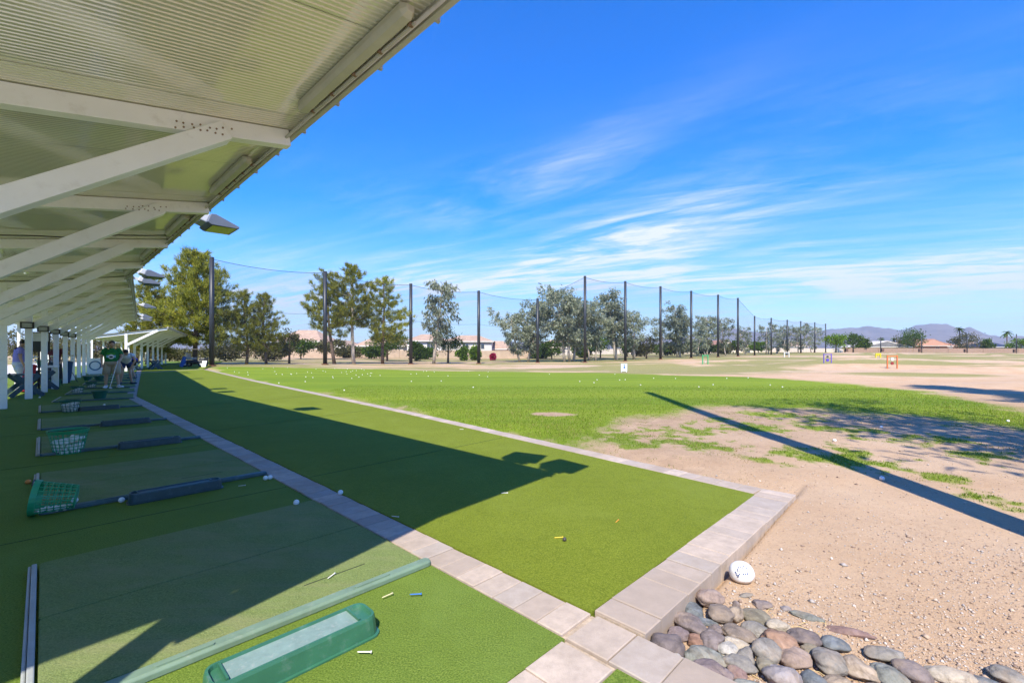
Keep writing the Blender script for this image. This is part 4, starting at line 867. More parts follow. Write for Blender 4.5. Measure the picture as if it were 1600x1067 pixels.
# ------------------------------------------------------------------ net poles and nets
POLES = [(331, 403, 570), (508, 425, 568), (642, 444, 568), (748, 455, 568), (840, 467, 571), (914, 432, 565), (977, 440, 565), (1032, 448, 562), (1080, 455, 560), (1122, 461, 558), (1153, 466, 557), (1179, 494, 556), (1205, 497, 554), (1230, 500, 553), (1251, 502, 551), (1273, 504, 550), (1290, 506, 548)]
ORD = ['first', 'second', 'third', 'fourth', 'fifth', 'sixth', 'seventh', 'eighth', 'ninth', 'tenth', 'eleventh', 'twelfth', 'thirteenth', 'fourteenth', 'fifteenth', 'sixteenth', 'seventeenth']
PP = []
for i, (px, yt, yb) in enumerate(POLES):
    Hh = 9.5 if i < 5 else (12 if i < 11 else 9); d = F * Hh / (yb - yt); X = far(px, d); ztop = H + (PY0 - yt) / F * d; zb = ground_z(X, d) - .3
    PP.append((X, d, ztop)); r = empty('net_pole', (X, d, zb)); tag(r, 'dark steel net pole, %s from the left in the row across the range' % ORD[i], 'pole', 'net poles across the range')
    rr = .20 if i < 11 else .17
    m = MB(); m.tube([(0, 0, 0), (0, 0, ztop - zb)], [rr * 1.05, rr * .92], 12); m.build('shaft', pole_metal, r, True); MB().tube([(0, 0, ztop - zb), (0, 0, ztop - zb + .06)], [rr, rr * .8], 10).build('cap', pole_metal, r)
    MB().tube([(0, 0, .25), (0, 0, .42)], [rr * 1.7, rr * 1.7], 12).build('footing', simple('rust_base', (.16, .07, .04), .8), r)
# netting: thin dark twine, most light passes
k = NT('netting'); tr = k.n('ShaderNodeBsdfTransparent'); df = k.n('ShaderNodeBsdfDiffuse'); df.inputs[0].default_value = (.03, .04, .06, 1); mx = k.n('ShaderNodeMixShader'); mx.inputs[0].default_value = .12
k.l(tr.outputs[0], mx.inputs[1]); k.l(df.outputs[0], mx.inputs[2]); k.l(mx.outputs[0], k.out.inputs[0]); netting = k.m
def net_run(idx, lab, sag=.35):
    r = empty('range_net', (PP[idx[0]][0], PP[idx[0]][1], 0)); tag(r, lab, 'net'); o0 = Vector(r.location)
    for a, b in zip(idx[:-1], idx[1:]):
        A, B = PP[a], PP[b]; tops = []; mids = []; bots = []
        for j in range(13):
            t = j / 12; x = A[0] + (B[0] - A[0]) * t; y = A[1] + (B[1] - A[1]) * t; z = A[2] + (B[2] - A[2]) * t - sag * 4 * t * (1 - t) - .1
            zb = ground_z(x, y) + .02; tops.append(Vector((x, y, z)) - o0); bots.append(Vector((x, y, zb)) - o0); mids.append(Vector((x, y, zb + (z - zb) * .55)) - o0)
        MB().loft([tops, bots], False, False).build('net_panel', netting, r); MB().tube(tops, .022, 5).build('top_cable', cable_black, r); MB().tube(mids, .012, 4).build('middle_cable', cable_black, r)
net_run([0, 1, 2, 3, 4], 'sagging left stretch of black netting in front of the pines'); net_run([4, 5], 'short net stretch climbing to the tallest pole', .1); net_run([5, 6, 7, 8, 9, 10], 'tall middle stretch of netting before the eucalyptus trees'); net_run([10, 11], 'slanting net panel where the netting steps down', .1); net_run([11, 12, 13, 14, 15, 16], 'low far stretch of netting at the right')
# off-frame pole whose shadow crosses the dirt on the right
nr_ = empty('net_pole', (3.66, 2.45, -.1)); tag(nr_, 'tall net pole just outside the right edge, casting the long straight shadow', 'pole', 'net poles across the range')
MB().tube([(0, 0, 0), (0, 0, 13.0)], [.165, .135], 14).build('shaft', pole_metal, nr_, True)
for i, px in enumerate((1320, 1376, 1440, 1511, 1588)):
    d = 150; X = far(px, d); zb = ground_z(X, d); r = empty('net_pole', (X, d, zb)); tag(r, 'thin dark pole before the block wall, %s from the left' % ORD[i], 'pole', 'thin poles along the far wall'); hh = (26, 24, 25, 25, 30)[i] * d / F
    MB().tube([(0, 0, 0), (0, 0, hh)], [.16, .13], 8).build('shaft', pole_metal, r, True); MB().box((-.6 if i > 1 else .6, 0, .75), (.7, .5, 1.1)).build('bin_cover', simple('brown_bin', (.12, .07, .05), .7), r)

# ------------------------------------------------------------------ target frames on the range
def target(px, ybase, ytop, w, d, c, lab, post_px, hang=None):
    zb = H - (ybase - PY0) / F * d; X = far(px, d); zg = ground_z(X, d); hh = (ybase - ytop) / F * d; W = w * d / F; m_ = simple('paint_' + lab.split()[0], c, .5, .05, 4)
    hh *= .88; W *= .9; post_px *= .6; r = empty('target_frame', (X, d, zg)); tag(r, lab, 'target', 'coloured target frames'); t = post_px * d / F
    for s in (-1, 1): MB().box((s * W / 2, 0, hh / 2), (t, t, hh)).build('post', m_, r)
    MB().box((0, 0, hh * .93), (W, t * .8, t)).build('crossbar', m_, r)
    if hang:
        for k, (zf, q, cc, nm) in enumerate(hang):
            o = MB(); o.tube([(0, -.03, hh * zf), (0, .03, hh * zf)], q * W, 16); o.build(nm, simple('hang_%d_%s' % (k, lab.split()[0]), cc, .5), r); MB().bar((0, 0, hh * zf + q * W), (0, 0, hh * (.93 if k == 0 else hang[k - 1][0])), .03, .03).build('chain', cable_black, r)
target(1102, 572, 555, 9, 38, (.02, .35, .13), 'green target frame standing on the bare dirt', 2, [(.25, .16, (.5, .45, .4), 'plate')])
target(1229, 557, 548, 8, 75, (.70, .70, .66), 'white small target frame below the far net', 1.6, [(.6, .2, (.05, .07, .1), 'disc')])
target(1293, 566, 546, 13, 42, (.16, .10, .45), 'purple target frame with a hanging purple disc', 1.8, [(.72, .14, (.05, .06, .07), 'disc'), (.42, .20, (.10, .06, .40), 'plate')])
target(1372, 559, 549, 8, 68, (.75, .60, .02), 'yellow small target frame near the block wall', 2, [(.75, .3, (.55, .42, .02), 'plate')])
target(1394, 578, 554, 17, 31, (.62, .16, .05), 'orange target frame with white and red discs', 2.2, [(.70, .17, (.55, .55, .50), 'disc'), (.40, .15, (.25, .03, .03), 'plate')])
sp_ = at(975, 578); r = empty('range_sign', (sp_.x, sp_.y, ground_z(sp_.x, sp_.y)), .05); tag(r, 'small pale blue sign board with dark figures at the lawn edge', 'sign')
MB().box((0, 0, .33), (.42, .03, .52)).build('panel', simple('sign_pale', (.55, .66, .74), .5), r)
for x in (-.17, .17): MB().box((x, .02, .12), (.03, .03, .3)).build('leg', white_paint, r)
MB().bar((-.02, -.02, .52), (.05, -.02, .44), .01, .05).build('mark', simple('sign_ink', (.02, .03, .06), .5), r); MB().tube([(.02, -.025, .33), (.02, -.015, .33)], .06, 10).build('mark', simple('sign_blue', (.02, .08, .40), .5), r); MB().bar((.02, -.02, .40), (-.01, -.02, .36), .01, .05).build('mark', simple('sign_blue', (.02, .08, .40), .5), r)
# ------------------------------------------------------------------ trees
def leaf_mat(name, stops, trans=.35):
    k = NT(name); g = k.n('ShaderNodeNewGeometry'); cc = k.ramp(g.outputs['Random Per Island'], stops); oi = k.n('ShaderNodeObjectInfo').outputs['Random']
    hv = k.n('ShaderNodeHueSaturation'); k.l(cc, hv.inputs['Color']); k.l(k.math('ADD', k.math('MULTIPLY', oi, .35), .82), hv.inputs['Value']); cc = hv.outputs[0]
    df = k.n('ShaderNodeBsdfDiffuse'); tl = k.n('ShaderNodeBsdfTranslucent'); mx = k.n('ShaderNodeMixShader'); mx.inputs[0].default_value = trans
    k.l(cc, df.inputs[0]); k.l(cc, tl.inputs[0]); k.l(df.outputs[0], mx.inputs[1]); k.l(tl.outputs[0], mx.inputs[2]); k.l(mx.outputs[0], k.out.inputs[0]); return k.m
pine_leaf = leaf_mat('pine_needles', [(0, (.07, .095, .022)), (.3, (.19, .22, .036)), (.7, (.37, .37, .055)), (1, (.50, .48, .09))], .5)  # wide random ramp paints in sunlit yellow-green and shaded dark needle tones
euc_leaf = leaf_mat('eucalyptus_leaves', [(0, (.13, .16, .10)), (.5, (.28, .315, .205)), (1, (.46, .49, .36))], .45)
bush_leaf = leaf_mat('bush_leaves', [(0, (.035, .07, .012)), (.5, (.075, .13, .02)), (1, (.14, .21, .035))])
lime_leaf = leaf_mat('lime_leaves', [(0, (.07, .13, .015)), (.5, (.13, .22, .02)), (1, (.22, .33, .04))])
olive_leaf = leaf_mat('olive_leaves', [(0, (.07, .075, .03)), (.5, (.13, .13, .055)), (1, (.20, .19, .09))])
pink_leaf = leaf_mat('pink_flowers', [(0, (.30, .02, .06)), (1, (.55, .03, .12))])
bark_dark = simple('bark_dark', (.12, .085, .06), .9, .3, 6, .6, 14, bdist=.05); bark_pale = simple('bark_pale', (.42, .36, .29), .85, .25, 5, .4, 10, bdist=.04)
def tri_cloud(centers, dirs, n, length, width, spread, droop, rng, quad=False):
    'n blades at each centre around its direction'
    C = np.repeat(np.asarray(centers, float), n, 0); D = np.repeat(np.asarray(dirs, float), n, 0); K = len(C)
    d = D + rng.normal(0, spread, (K, 3)); d[:, 2] -= droop; d /= np.linalg.norm(d, axis=1, keepdims=True) + 1e-9
    L = length * rng.uniform(.6, 1.25, (K, 1)); W = width * rng.uniform(.7, 1.3, (K, 1))
    s = np.cross(d, rng.normal(0, 1, (K, 3))); s /= np.linalg.norm(s, axis=1, keepdims=True) + 1e-9
    b = C + rng.normal(0, .25 * length, (K, 3))
    if quad:
        v = np.stack([b, b + d * L * .45 + s * W, b + d * L, b + d * L * .45 - s * W], 1).reshape(-1, 3); f = np.arange(K * 4).reshape(-1, 4)
    else:
        v = np.stack([b - s * W * .5, b + s * W * .5, b + d * L], 1).reshape(-1, 3); f = np.arange(K * 3).reshape(-1, 3)
    return v, f
def mesh_np(name, v, f):
    me = bpy.data.meshes.new(name); v = np.asarray(v, np.float32); f = np.asarray(f, np.int32); k = f.shape[1]
    me.vertices.add(len(v)); me.vertices.foreach_set('co', v.ravel()); me.loops.add(f.size); me.loops.foreach_set('vertex_index', f.ravel()); me.polygons.add(len(f))
    me.polygons.foreach_set('loop_start', np.arange(0, f.size, k, dtype=np.int32)); me.polygons.foreach_set('loop_total', np.full(len(f), k, np.int32)); me.update(calc_edges=True); return me
def finish_tree(name, loc, lab, cat, group, trunk_mb, bark, v, f, leafm):
    r = empty(name, loc); tag(r, lab, cat, group); trunk_mb.build('trunk', bark, r, True); obj('crown', mesh_np('crown', v, f), leafm, r); return r
def pine(px, d, top, halfw, lab, lean=0, base_open=.3, seed=1, dens=1.0, pale=False, zb=None, wide=.5, loc=None, ht=None, name='pine_tree'):
    rng = np.random.default_rng(seed); rr = random.Random(seed)
    if loc is None: X = far(px, d); loc = Vector((X, d, ground_z(X, d) - .05)); Ht = H + (PY0 - top) / F * d - loc.z; Rw = halfw * d / F
    else: loc = Vector(loc); Ht = ht; Rw = halfw
    lx = lean * Ht; m = MB(); tr = []
    for i in range(9):
        t = i / 8; tr.append(Vector((lx * t + .12 * math.sin(t * 5 + seed), .1 * math.sin(t * 4 + seed * 2), Ht * .96 * t)))
    m.tube(tr, [.035 * Ht * .55 * (1 - .86 * (i / 8)) + .015 for i in range(9)], 8); C = []; D = []
    nb = int(74 * dens)
    for b in range(nb):
        t = base_open + (1 - base_open) * ((b + rr.random()) / nb); k = t * 8; i = min(7, int(k)); o = tr[i].lerp(tr[i + 1], k - i)
        prof = min(1, .22 + 1.15 * (1 - t) / (1 - base_open)) * (.72 + .28 * min(1, (t - base_open) * 5)); a = b * 2.4 + rr.uniform(-.5, .5); ln = Rw * max(.14, prof) * rr.uniform(.55, 1.12) * 1.05
        up = rr.uniform(-.12, .28) + .5 * t * t; e = o + Vector((math.cos(a) * ln, math.sin(a) * ln, ln * up)); mid = o.lerp(e, .5) - Vector((0, 0, ln * .1))
        m.tube([o, mid, e], [.012 * Ht * .35 * (1 - t * .5), .02, .008], 5, False)
        nt = max(3, int(ln * 3.6))
        for q in range(nt):
            s = .30 + .70 * (q + rr.random()) / nt; p = mid.lerp(e, (s - .5) * 2) if s > .5 else o.lerp(mid, s * 2); sp = .16 * ln
            C.append(p + Vector((rr.gauss(0, sp * .7), rr.gauss(0, sp * .7), rr.gauss(0, .05 * ln)))); dd = (e - o).normalized(); D.append((dd.x * .55, dd.y * .55, .75))
    C.append(tr[-1] + Vector((0, 0, .1))); D.append((0, 0, 1)); C = [tuple(c) for c in C]
    v, f = tri_cloud(C, D, 34, .028 * Ht + .10, .0048 * Ht, .5, 0, rng); return finish_tree(name, loc, lab, 'tree', 'trees around the range', m, bark_pale if pale else bark_dark, v, f, pine_leaf)
def euc(px, d, top, halfw, lab, seed=1, trunks=1, base_open=.35, dens=1.0, leafm=None, weep=.75, loc=None, ht=None, name='eucalyptus_tree', lsz=1.0):
    rng = np.random.default_rng(seed); rr = random.Random(seed)
    if loc is None: X = far(px, d); loc = Vector((X, d, ground_z(X, d) - .05)); Ht = H + (PY0 - top) / F * d - loc.z; Rw = halfw * d / F
    else: loc = Vector(loc); Ht = ht; Rw = halfw
    m = MB(); C = []; D = []
    for t_ in range(trunks):
        a0 = rr.random() * 6.28; sp = Rw * .35 * (trunks > 1); pts = []; x = math.cos(a0) * sp * .5; y = math.sin(a0) * sp * .5; dx = math.cos(a0) * Rw * .10; dy = math.sin(a0) * Rw * .08
        hh = Ht * (1 if t_ == 0 else rr.uniform(.78, .95))
        for i in range(8): pts.append(Vector((x + dx * i * .55 + rr.gauss(0, .02 * Rw), y + dy * i * .55 + rr.gauss(0, .02 * Rw), hh * .9 * i / 7)))
        m.tube(pts, [.018 * Ht * (1 - .85 * i / 7) + .012 for i in range(8)], 8); nb = int(26 * dens / trunks ** .5)
        for b in range(nb):
            t = base_open + (.98 - base_open) * (b + rr.random()) / nb; k = min(6.99, t * 7); i = int(k); o = pts[i].lerp(pts[i + 1], k - i); prof = max(.2, math.sin(math.pi * (1 - (t - base_open) / (1 - base_open)) ** .8) ** .6)
            a = b * 2.4 + rr.uniform(-.7, .7); ln = Rw * prof * rr.uniform(.45, 1.1) / (1.15 if trunks > 1 else 1); e = o + Vector((math.cos(a) * ln, math.sin(a) * ln, ln * rr.uniform(.25, .9) * (1 - .3 * t))); mid = o.lerp(e, .55) + Vector((0, 0, ln * .12))
            m.tube([o, mid, e], [.006 * Ht * (1.2 - t), .022, .008], 5, False)
            for q in range(max(3, int(5 * dens ** .5))):
                s = rr.uniform(.35, 1.05); p = o.lerp(mid, s * 1.8) if s < .55 else mid.lerp(e, (s - .55) / .45); g = .14 * ln + .12
                C.append((p.x + rr.gauss(0, g), p.y + rr.gauss(0, g), p.z + rr.gauss(0, g * .8))); D.append((math.cos(a) * .3, math.sin(a) * .3, .25))
    v, f = tri_cloud(C, D, 27, (.034 * Ht + .10) * lsz, (.006 * Ht + .018) * lsz, .42, weep, rng, True)
    # spread leaves of a clump over a ball, not a point
    K = len(v) // 4; off = np.repeat(rng.normal(0, .021 * Ht, (K, 3)), 4, 0); off[:, 2] *= .8; v = v + off
    return finish_tree(name, loc, lab, 'tree', 'trees around the range', m, bark_pale, v, f, leafm or euc_leaf)
def bush(px, d, top, halfw, lab, leafm, seed=1, base=None, n=1500, cat='shrub', name='shrub', trunk=.25, lsz=.2, loc=None, ht=None, group='shrubs and small trees beyond the net'):
    rng = np.random.default_rng(seed)
    if loc is None: X = far(px, d); loc = Vector((X, d, ground_z(X, d) - .05)); Ht = H + (PY0 - top) / F * d - loc.z; Rw = halfw * d / F
    else: loc = Vector(loc); Ht = ht; Rw = halfw
    m = MB(); m.tube([(0, 0, 0), (.04, 0, Ht * .4), (0, .03, Ht * .75)], [.03 * Ht + .02, .02 * Ht + .01, .01], 7)
    for k in range(7):
        a = k * .9; m.tube([(0, 0, Ht * .3), (math.cos(a) * Rw * .6, math.sin(a) * Rw * .6, Ht * (.5 + .06 * k))], [.03, .01], 5, False)
    nc = 26; cl_ = rng.normal(0, 1, (nc, 3)); cl_ /= np.linalg.norm(cl_, axis=1, keepdims=True); cl_ *= rng.uniform(.35, .82, (nc, 1)); C = cl_[rng.integers(0, nc, n)] + rng.normal(0, .17, (n, 3)); zc = Ht * (.5 + trunk / 2); C = C * np.array([Rw, Rw, Ht * (.5 - trunk / 2)]) + np.array([0, 0, zc]); C[:, 2] = np.maximum(C[:, 2], .05)
    D = C - np.array([0, 0, zc]); D /= np.linalg.norm(D, axis=1, keepdims=True) + 1e-6; D[:, 2] += .3
    v, f = tri_cloud(C, D, 2, lsz * d / 60 if loc is None else lsz, lsz * .3 * (d / 60 if d else 1), .6, 0, rng, True); return finish_tree(name, loc, lab, cat, group, m, bark_dark, v, f, leafm)
def palm(px, d, top, lab, seed=3, hw=8, group='palm trees beyond the net'):
    rr = random.Random(seed); X = far(px, d); loc = Vector((X, d, ground_z(X, d))); Ht = H + (PY0 - top) / F * d - loc.z; q = hw * d / F; m = MB(); m.tube([(0, 0, 0), (.1, 0, Ht * .5), (0, 0, Ht - q * .6)], [.28, .2, .2], 8)
    r = empty('palm_tree', loc); tag(r, lab, 'palm', group); m.build('trunk', bark_dark, r, True); c = MB()
    for k in range(26):
        a = k * 2.4; el = rr.uniform(-.7, 1.1); ctr = Vector((0, 0, Ht - q * .6)); p = []
        for j in range(5):
            t = j / 4; p.append(ctr + Vector((math.cos(a) * math.cos(el) * q * t, math.sin(a) * math.cos(el) * q * t, q * (math.sin(el) * t - .5 * t * t))))
        for j in range(4):
            s = Vector((-math.sin(a), math.cos(a), 0)) * q * .14 * (1 - j / 5); c.add([p[j] - s, p[j] + s, p[j + 1] + s * .8 - Vector((0, 0, .1 * q)), p[j + 1] - s * .8], [(0, 1, 2, 3)])
    c.build('crown', bush_leaf, r)
pine(307, 45, 391, 66, 'big bright pine standing behind the first net pole', seed=11, dens=2.0, base_open=.2, wide=.6)
pine(232, 44, 437, 46, 'lower pine crowding left behind the canopy edge', seed=12, dens=1.5, base_open=.18)
pine(384, 47, 454, 38, 'bushy pine, left of the pair right of the first pole', seed=13, dens=1.3, base_open=.2)
pine(414, 47.6, 458, 36, 'bushy pine, right of the pair right of the first pole', seed=14, dens=1.3, base_open=.2)
pine(522, 52, 425, 44, 'pine leaning left over the second net pole', seed=15, lean=-.10, base_open=.33, dens=.8)
pine(553, 53, 412, 44, 'tallest slender pine with pale bare trunk', seed=16, lean=-.03, base_open=.40, pale=True, dens=.78)
pine(599, 55, 432, 42, 'tiered pine left of the third net pole', seed=17, base_open=.28, dens=.85)
bush(605, 70, 515, 34, 'dense round green tree behind the tiered pine', bush_leaf, 21, n=2600, cat='tree', name='round_tree', trunk=.3)
bush(452, 50, 513, 17, 'small thin olive tree right of the pine pair', olive_leaf, 22, n=900, cat='tree', name='young_tree', trunk=.2)
euc(677, 58, 434, 38, 'tall weeping eucalyptus right of the third net pole', 31, 1, .3, .9, weep=1.3)
bush(700, 62, 512, 26, 'mid green pine shrub under the weeping eucalyptus', bush_leaf, 23, n=1200)
euc(818, 71, 472, 46, 'broad grey eucalyptus left of the fifth net pole', 32, 3, .2, 1.5)
euc(890, 70, 447, 46, 'massive grey eucalyptus beside the tallest net pole', 33, 3, .25, 1.7)
euc(925, 74, 475, 26, 'rounded eucalyptus right of the tallest net pole', 34, 2, .3, 1.0)
euc(966, 76, 446, 30, 'tall narrow eucalyptus left of the seventh pole', 35, 2, .25, 1.2)
euc(992, 78, 478, 24, 'short eucalyptus right of the seventh pole', 36, 2, .2, .9)
bush(1010, 80, 520, 16, 'olive scrub tree between the seventh and eighth poles', olive_leaf, 24, n=900, cat='tree', name='young_tree')
euc(1035, 90, 494, 20, 'slight eucalyptus behind the eighth pole', 37, 1, .2, .9)
euc(1060, 88, 473, 24, 'eucalyptus with a high crown between the eighth and ninth poles', 38, 2, .2, 1.1)
euc(1106, 100, 489, 24, 'eucalyptus at the tenth net pole', 39, 2, .2, 1.1); euc(1134, 102, 494, 20, 'eucalyptus just left of the eleventh pole', 40, 1, .25, .9)
for i, (px, tp2, hw, d) in enumerate(((1085, 520, 16, 98), (1167, 508, 18, 116), (1196, 503, 22, 122), (1228, 505, 20, 128), (1248, 502, 18, 140), (1270, 508, 20, 150), (1212, 518, 14, 132))): euc(px, d, tp2, hw, 'far grey eucalyptus behind the low net, %s in its row from the left' % ORD[i], 50 + i, 2, .15, .8)
for i, (px, tp2, hw, d, lm, lab) in enumerate(((862, 532, 22, 84, bush_leaf, 'dark round tree behind the broad grey eucalyptus'), (938, 520, 20, 88, lime_leaf, 'bright lime green tree behind the tallest pole'), (1306, 520, 16, 150, lime_leaf, 'yellow green tree at the right end of the net'), (1333, 519, 14, 170, bush_leaf, 'dark green tree left of the grey roofed house'), (1348, 527, 10, 180, bush_leaf, 'low tree touching the grey roof'),
        (1428, 511, 18, 190, bush_leaf, 'tall leafy tree between the two right hand houses'), (1412, 522, 12, 200, olive_leaf, 'sparse tree over the grey roofed house'), (1510, 520, 20, 185, olive_leaf, 'greyish tree before the salmon house'), (1542, 530, 8, 190, bush_leaf, 'small green tree left of the solar roof'), (1595, 528, 16, 180, lime_leaf, 'yellow green tree at the right picture edge'),
        (980, 528, 14, 96, bush_leaf, 'dark shrub tree between pale trunks'), (1150, 530, 14, 125, bush_leaf, 'green tree before the far cream house'), (650, 535, 12, 72, bush_leaf, 'shrub before the cream house at the third pole'), (722, 543, 9, 78, lime_leaf, 'bright palm like shrub before the cream house'), (742, 540, 9, 80, lime_leaf, 'lime shrub left of the pink flowers'), (770, 553, 2.5, 80, pink_leaf, 'pink flowering shrub right of the fourth pole'), (470, 528, 20, 72, bush_leaf, 'green shrub before the left house'),
        (520, 528, 26, 75, olive_leaf, 'olive shrub among the pine trunks'), (1030, 538, 20, 104, bush_leaf, 'low dark shrub behind the eighth pole'), (1185, 533, 14, 140, lime_leaf, 'lime shrub behind the low net'))):
    bush(px, d, tp2, hw * 1.15, lab, lm, 70 + i, trunk=.04 if hw < 13 else .2, n=1300, cat='tree' if hw > 12 else 'shrub', name='leafy_tree' if hw > 12 else 'shrub', lsz=.28)
for i, (px, tp2, hw) in enumerate(((352, 537, 40), (265, 540, 44), (215, 530, 40), (420, 535, 36), (150, 525, 46), (90, 520, 44), (40, 515, 40))): bush(px, 58 + i, tp2, hw, 'olive background tree behind the canopies, %s from the right' % ORD[i], olive_leaf, 110 + i, trunk=.03, n=2200, cat='tree', name='leafy_tree', lsz=.26)
for i, (px, d_, tp2, hw, lm) in enumerate(((545, 84, 541, 22, olive_leaf), (585, 82, 540, 22, bush_leaf), (665, 84, 544, 18, bush_leaf), (845, 90, 539, 20, bush_leaf), (915, 92, 536, 20, bush_leaf), (1000, 98, 536, 20, olive_leaf), (1050, 104, 533, 26, olive_leaf), (1090, 110, 534, 24, bush_leaf), (1128, 120, 537, 18, olive_leaf))):
    bush(px, d_, tp2, hw, 'understorey thicket behind the net, %s from the left' % ORD[i], lm, 170 + i, trunk=.02, n=2000, cat='thicket', name='thicket', lsz=.3)
palm(1499, 195, 509, 'tall palm above the salmon house', 3, 7); palm(1573, 200, 515, 'tall palm beside the solar roof house', 4, 8); palm(1377, 210, 526, 'small palm left over the grey roof', 5, 6); palm(1397, 210, 526, 'small palm right over the grey roof', 6, 6); palm(728, 84, 536, 'young palm before the cream house', 7, 9)
# trees outside the right edge whose shade falls on the dirt
euc(0, 8, 0, 2.5, 'eucalyptus standing outside the right edge, shading the bare dirt', 61, 2, .38, 1.0, loc=(7.5, .2, -.06), ht=12.0, lsz=.5)
pine(0, 8, 0, 2.3, 'pine outside the right edge, casting the far dark shade band', seed=62, dens=1.6, base_open=.12, loc=(14.8, 6.2, -.06), ht=12.0)

# ------------------------------------------------------------------ houses and walls
stucco = {k: simple('stucco_' + k, c, .9, .06, 1.5, .2, 8) for k, c in dict(cream=(.70, .62, .50), white=(.74, .70, .63), salmon=(.50, .27, .19), tan=(.52, .42, .31), beige=(.60, .50, .39)).items()}
tile = {k: simple('tile_' + k, c, .85, .2, 1.2, .5, 3, bdist=.1) for k, c in dict(tan=(.45, .31, .22), red=(.40, .20, .13), grey=(.17, .165, .165), pale=(.62, .57, .51), solar=(.03, .04, .08)).items()}
win_glass = simple('window_glass', (.06, .08, .10), .1); win_frame = simple('window_frame', (.65, .62, .56), .6); door_brown = simple('door_brown', (.16, .10, .07), .6)
def house(px0, px1, d, eave, ridge, lab, wall, roof, wins, gable=False, over=.5, depth=9, roof2=None):
    X0, X1 = far(px0, d), far(px1, d); zg = ground_z((X0 + X1) / 2, d) - .3; ze = H + (PY0 - eave) / F * d; zr = H + (PY0 - ridge) / F * d; W = X1 - X0; r = empty('house', ((X0 + X1) / 2, d, zg)); tag(r, lab, 'house', 'houses beyond the range'); hw = W / 2; he = ze - zg; hr = zr - zg
    m = MB(); m.box((0, depth / 2, he / 2), (W, depth, he)); w_ = m.build('wall', stucco[wall], r); m = MB(); o = over
    if gable:
        m.add([(-hw - o, -o, he), (hw + o, -o, he), (hw + o, depth + o, he), (-hw - o, depth + o, he), (0, -o, hr), (0, depth + o, hr)], [(0, 4, 5, 3), (4, 1, 2, 5), (0, 1, 4), (3, 5, 2), (0, 3, 2, 1)])
    else:
        i = min(hw * .6, depth / 2 * 1.1); m.add([(-hw - o, -o, he), (hw + o, -o, he), (hw + o, depth + o, he), (-hw - o, depth + o, he), (-hw + i, depth / 2, hr), (hw - i, depth / 2, hr)], [(0, 1, 5, 4), (1, 2, 5), (2, 3, 4, 5), (3, 0, 4), (0, 3, 2, 1)])
    m.build('roof', tile[roof], r); MB().box((0, -o + .02, he - .1), (W + 2 * o, .12, .22)).build('eave_board', win_frame, r)
    if gable and roof2:
        MB().add([(-hw * .95, -o - .02, he + .05), (hw * .95, -o - .02, he + .05), (0, -o - .02, hr - .25)], [(0, 1, 2)]).build('gable_face', stucco[roof2] if roof2 in stucco else tile[roof2], r)
    for wx, wz, ww, wh in wins:
        f = MB().box((wx * hw, -.04, wz * he), (ww + .24, .1, wh + .24)).build('window' if wz < 5 else 'door', win_frame, r); MB().box((wx * hw, -.10, wz * he), (ww, .04, wh)).build('pane', win_glass, f); MB().box((wx * hw, -.125, wz * he), (.06, .02, wh)).build('mullion', win_frame, f)
    return r
house(428, 500, 95, 533, 514, 'cream two storey house with tan tiles behind the leftmost pines', 'white', 'tan', [(-.5, .72, 1.2, 1.1), (.1, .72, 1.4, 1.1), (.6, .72, 1, 1.1), (-.2, .28, 2.4, 1.3)], depth=10)
house(505, 548, 97, 546, 531, 'low cream gabled house among the pine trunks', 'white', 'tan', [(-.3, .5, 1.4, 1.1), (.4, .5, 1, 1)], True, roof2='white')
house(556, 630, 99, 540, 524, 'tan roofed house hidden behind the tiered pine', 'beige', 'tan', [(-.5, .6, 1.2, 1.1), (.3, .6, 1.6, 1.1)])
house(636, 690, 92, 532, 521, 'cream two storey house right of the third pole', 'white', 'tan', [(-.4, .74, 1.1, 1.0), (.35, .74, 1.3, 1.0), (-.1, .28, 2.2, 1.4)]); house(694, 768, 94, 533, 523, 'long cream house with flat tan roof near the fourth pole', 'white', 'tan', [(-.6, .72, 1.2, .9), (-.1, .72, 1.2, .9), (.55, .72, 1.4, .9), (.2, .3, 2.6, 1.2)], depth=8)
house(752, 800, 98, 545, 532, 'pinkish house right of the fourth pole', 'salmon', 'tan', [(-.2, .5, 1.3, 1), (.5, .5, 1, 1)])
house(848, 900, 125, 537, 530, 'far tan house behind the grey eucalyptus', 'beige', 'tan', [(-.3, .5, 1.2, 1), (.4, .5, 1.4, 1)])
house(1118, 1150, 150, 541, 531, 'small cream house left of the eleventh pole', 'cream', 'red', [(-.4, .5, 1.2, 1.2), (.4, .5, 1.2, 1.2)], True, roof2='cream'); house(1154, 1182, 150, 544, 536, 'small cream house right of the eleventh pole', 'cream', 'tan', [(0, .5, 1.5, 1.2)])
house(1238, 1262, 175, 541, 534, 'white house glimpsed through the low net', 'white', 'tan', [(-.4, .5, 1.4, 1.2), (.4, .5, 1.4, 1.2)])
house(1347, 1418, 195, 542, 532.5, 'grey gabled house with pale roof slope behind the block wall', 'cream', 'pale', [(-.7, .62, 2, 1), (-.2, .62, 2.4, 1), (.5, .62, 2, 1)], True, 1.2, 12, 'grey')
house(1428, 1480, 200, 540, 529.5, 'salmon house with red tiled gable', 'salmon', 'red', [(-.5, .6, 1.6, 1.1), (.4, .6, 1.6, 1.1)], True, 1.2, 12, 'salmon'); house(1470, 1500, 205, 541, 535, 'lower red roofed wing of the salmon house', 'salmon', 'red', [(0, .6, 1.6, 1.1)])
house(1538, 1580, 195, 542, 534, 'tan house with dark solar panels on its roof', 'tan', 'solar', [(-.5, .6, 1.6, 1.1), (.3, .6, 1.6, 1.1)], False, .6, 10); house(1526, 1537, 205, 541, 533, 'small tan house left of the solar roof', 'tan', 'tan', [(0, .5, 1.2, 1)])
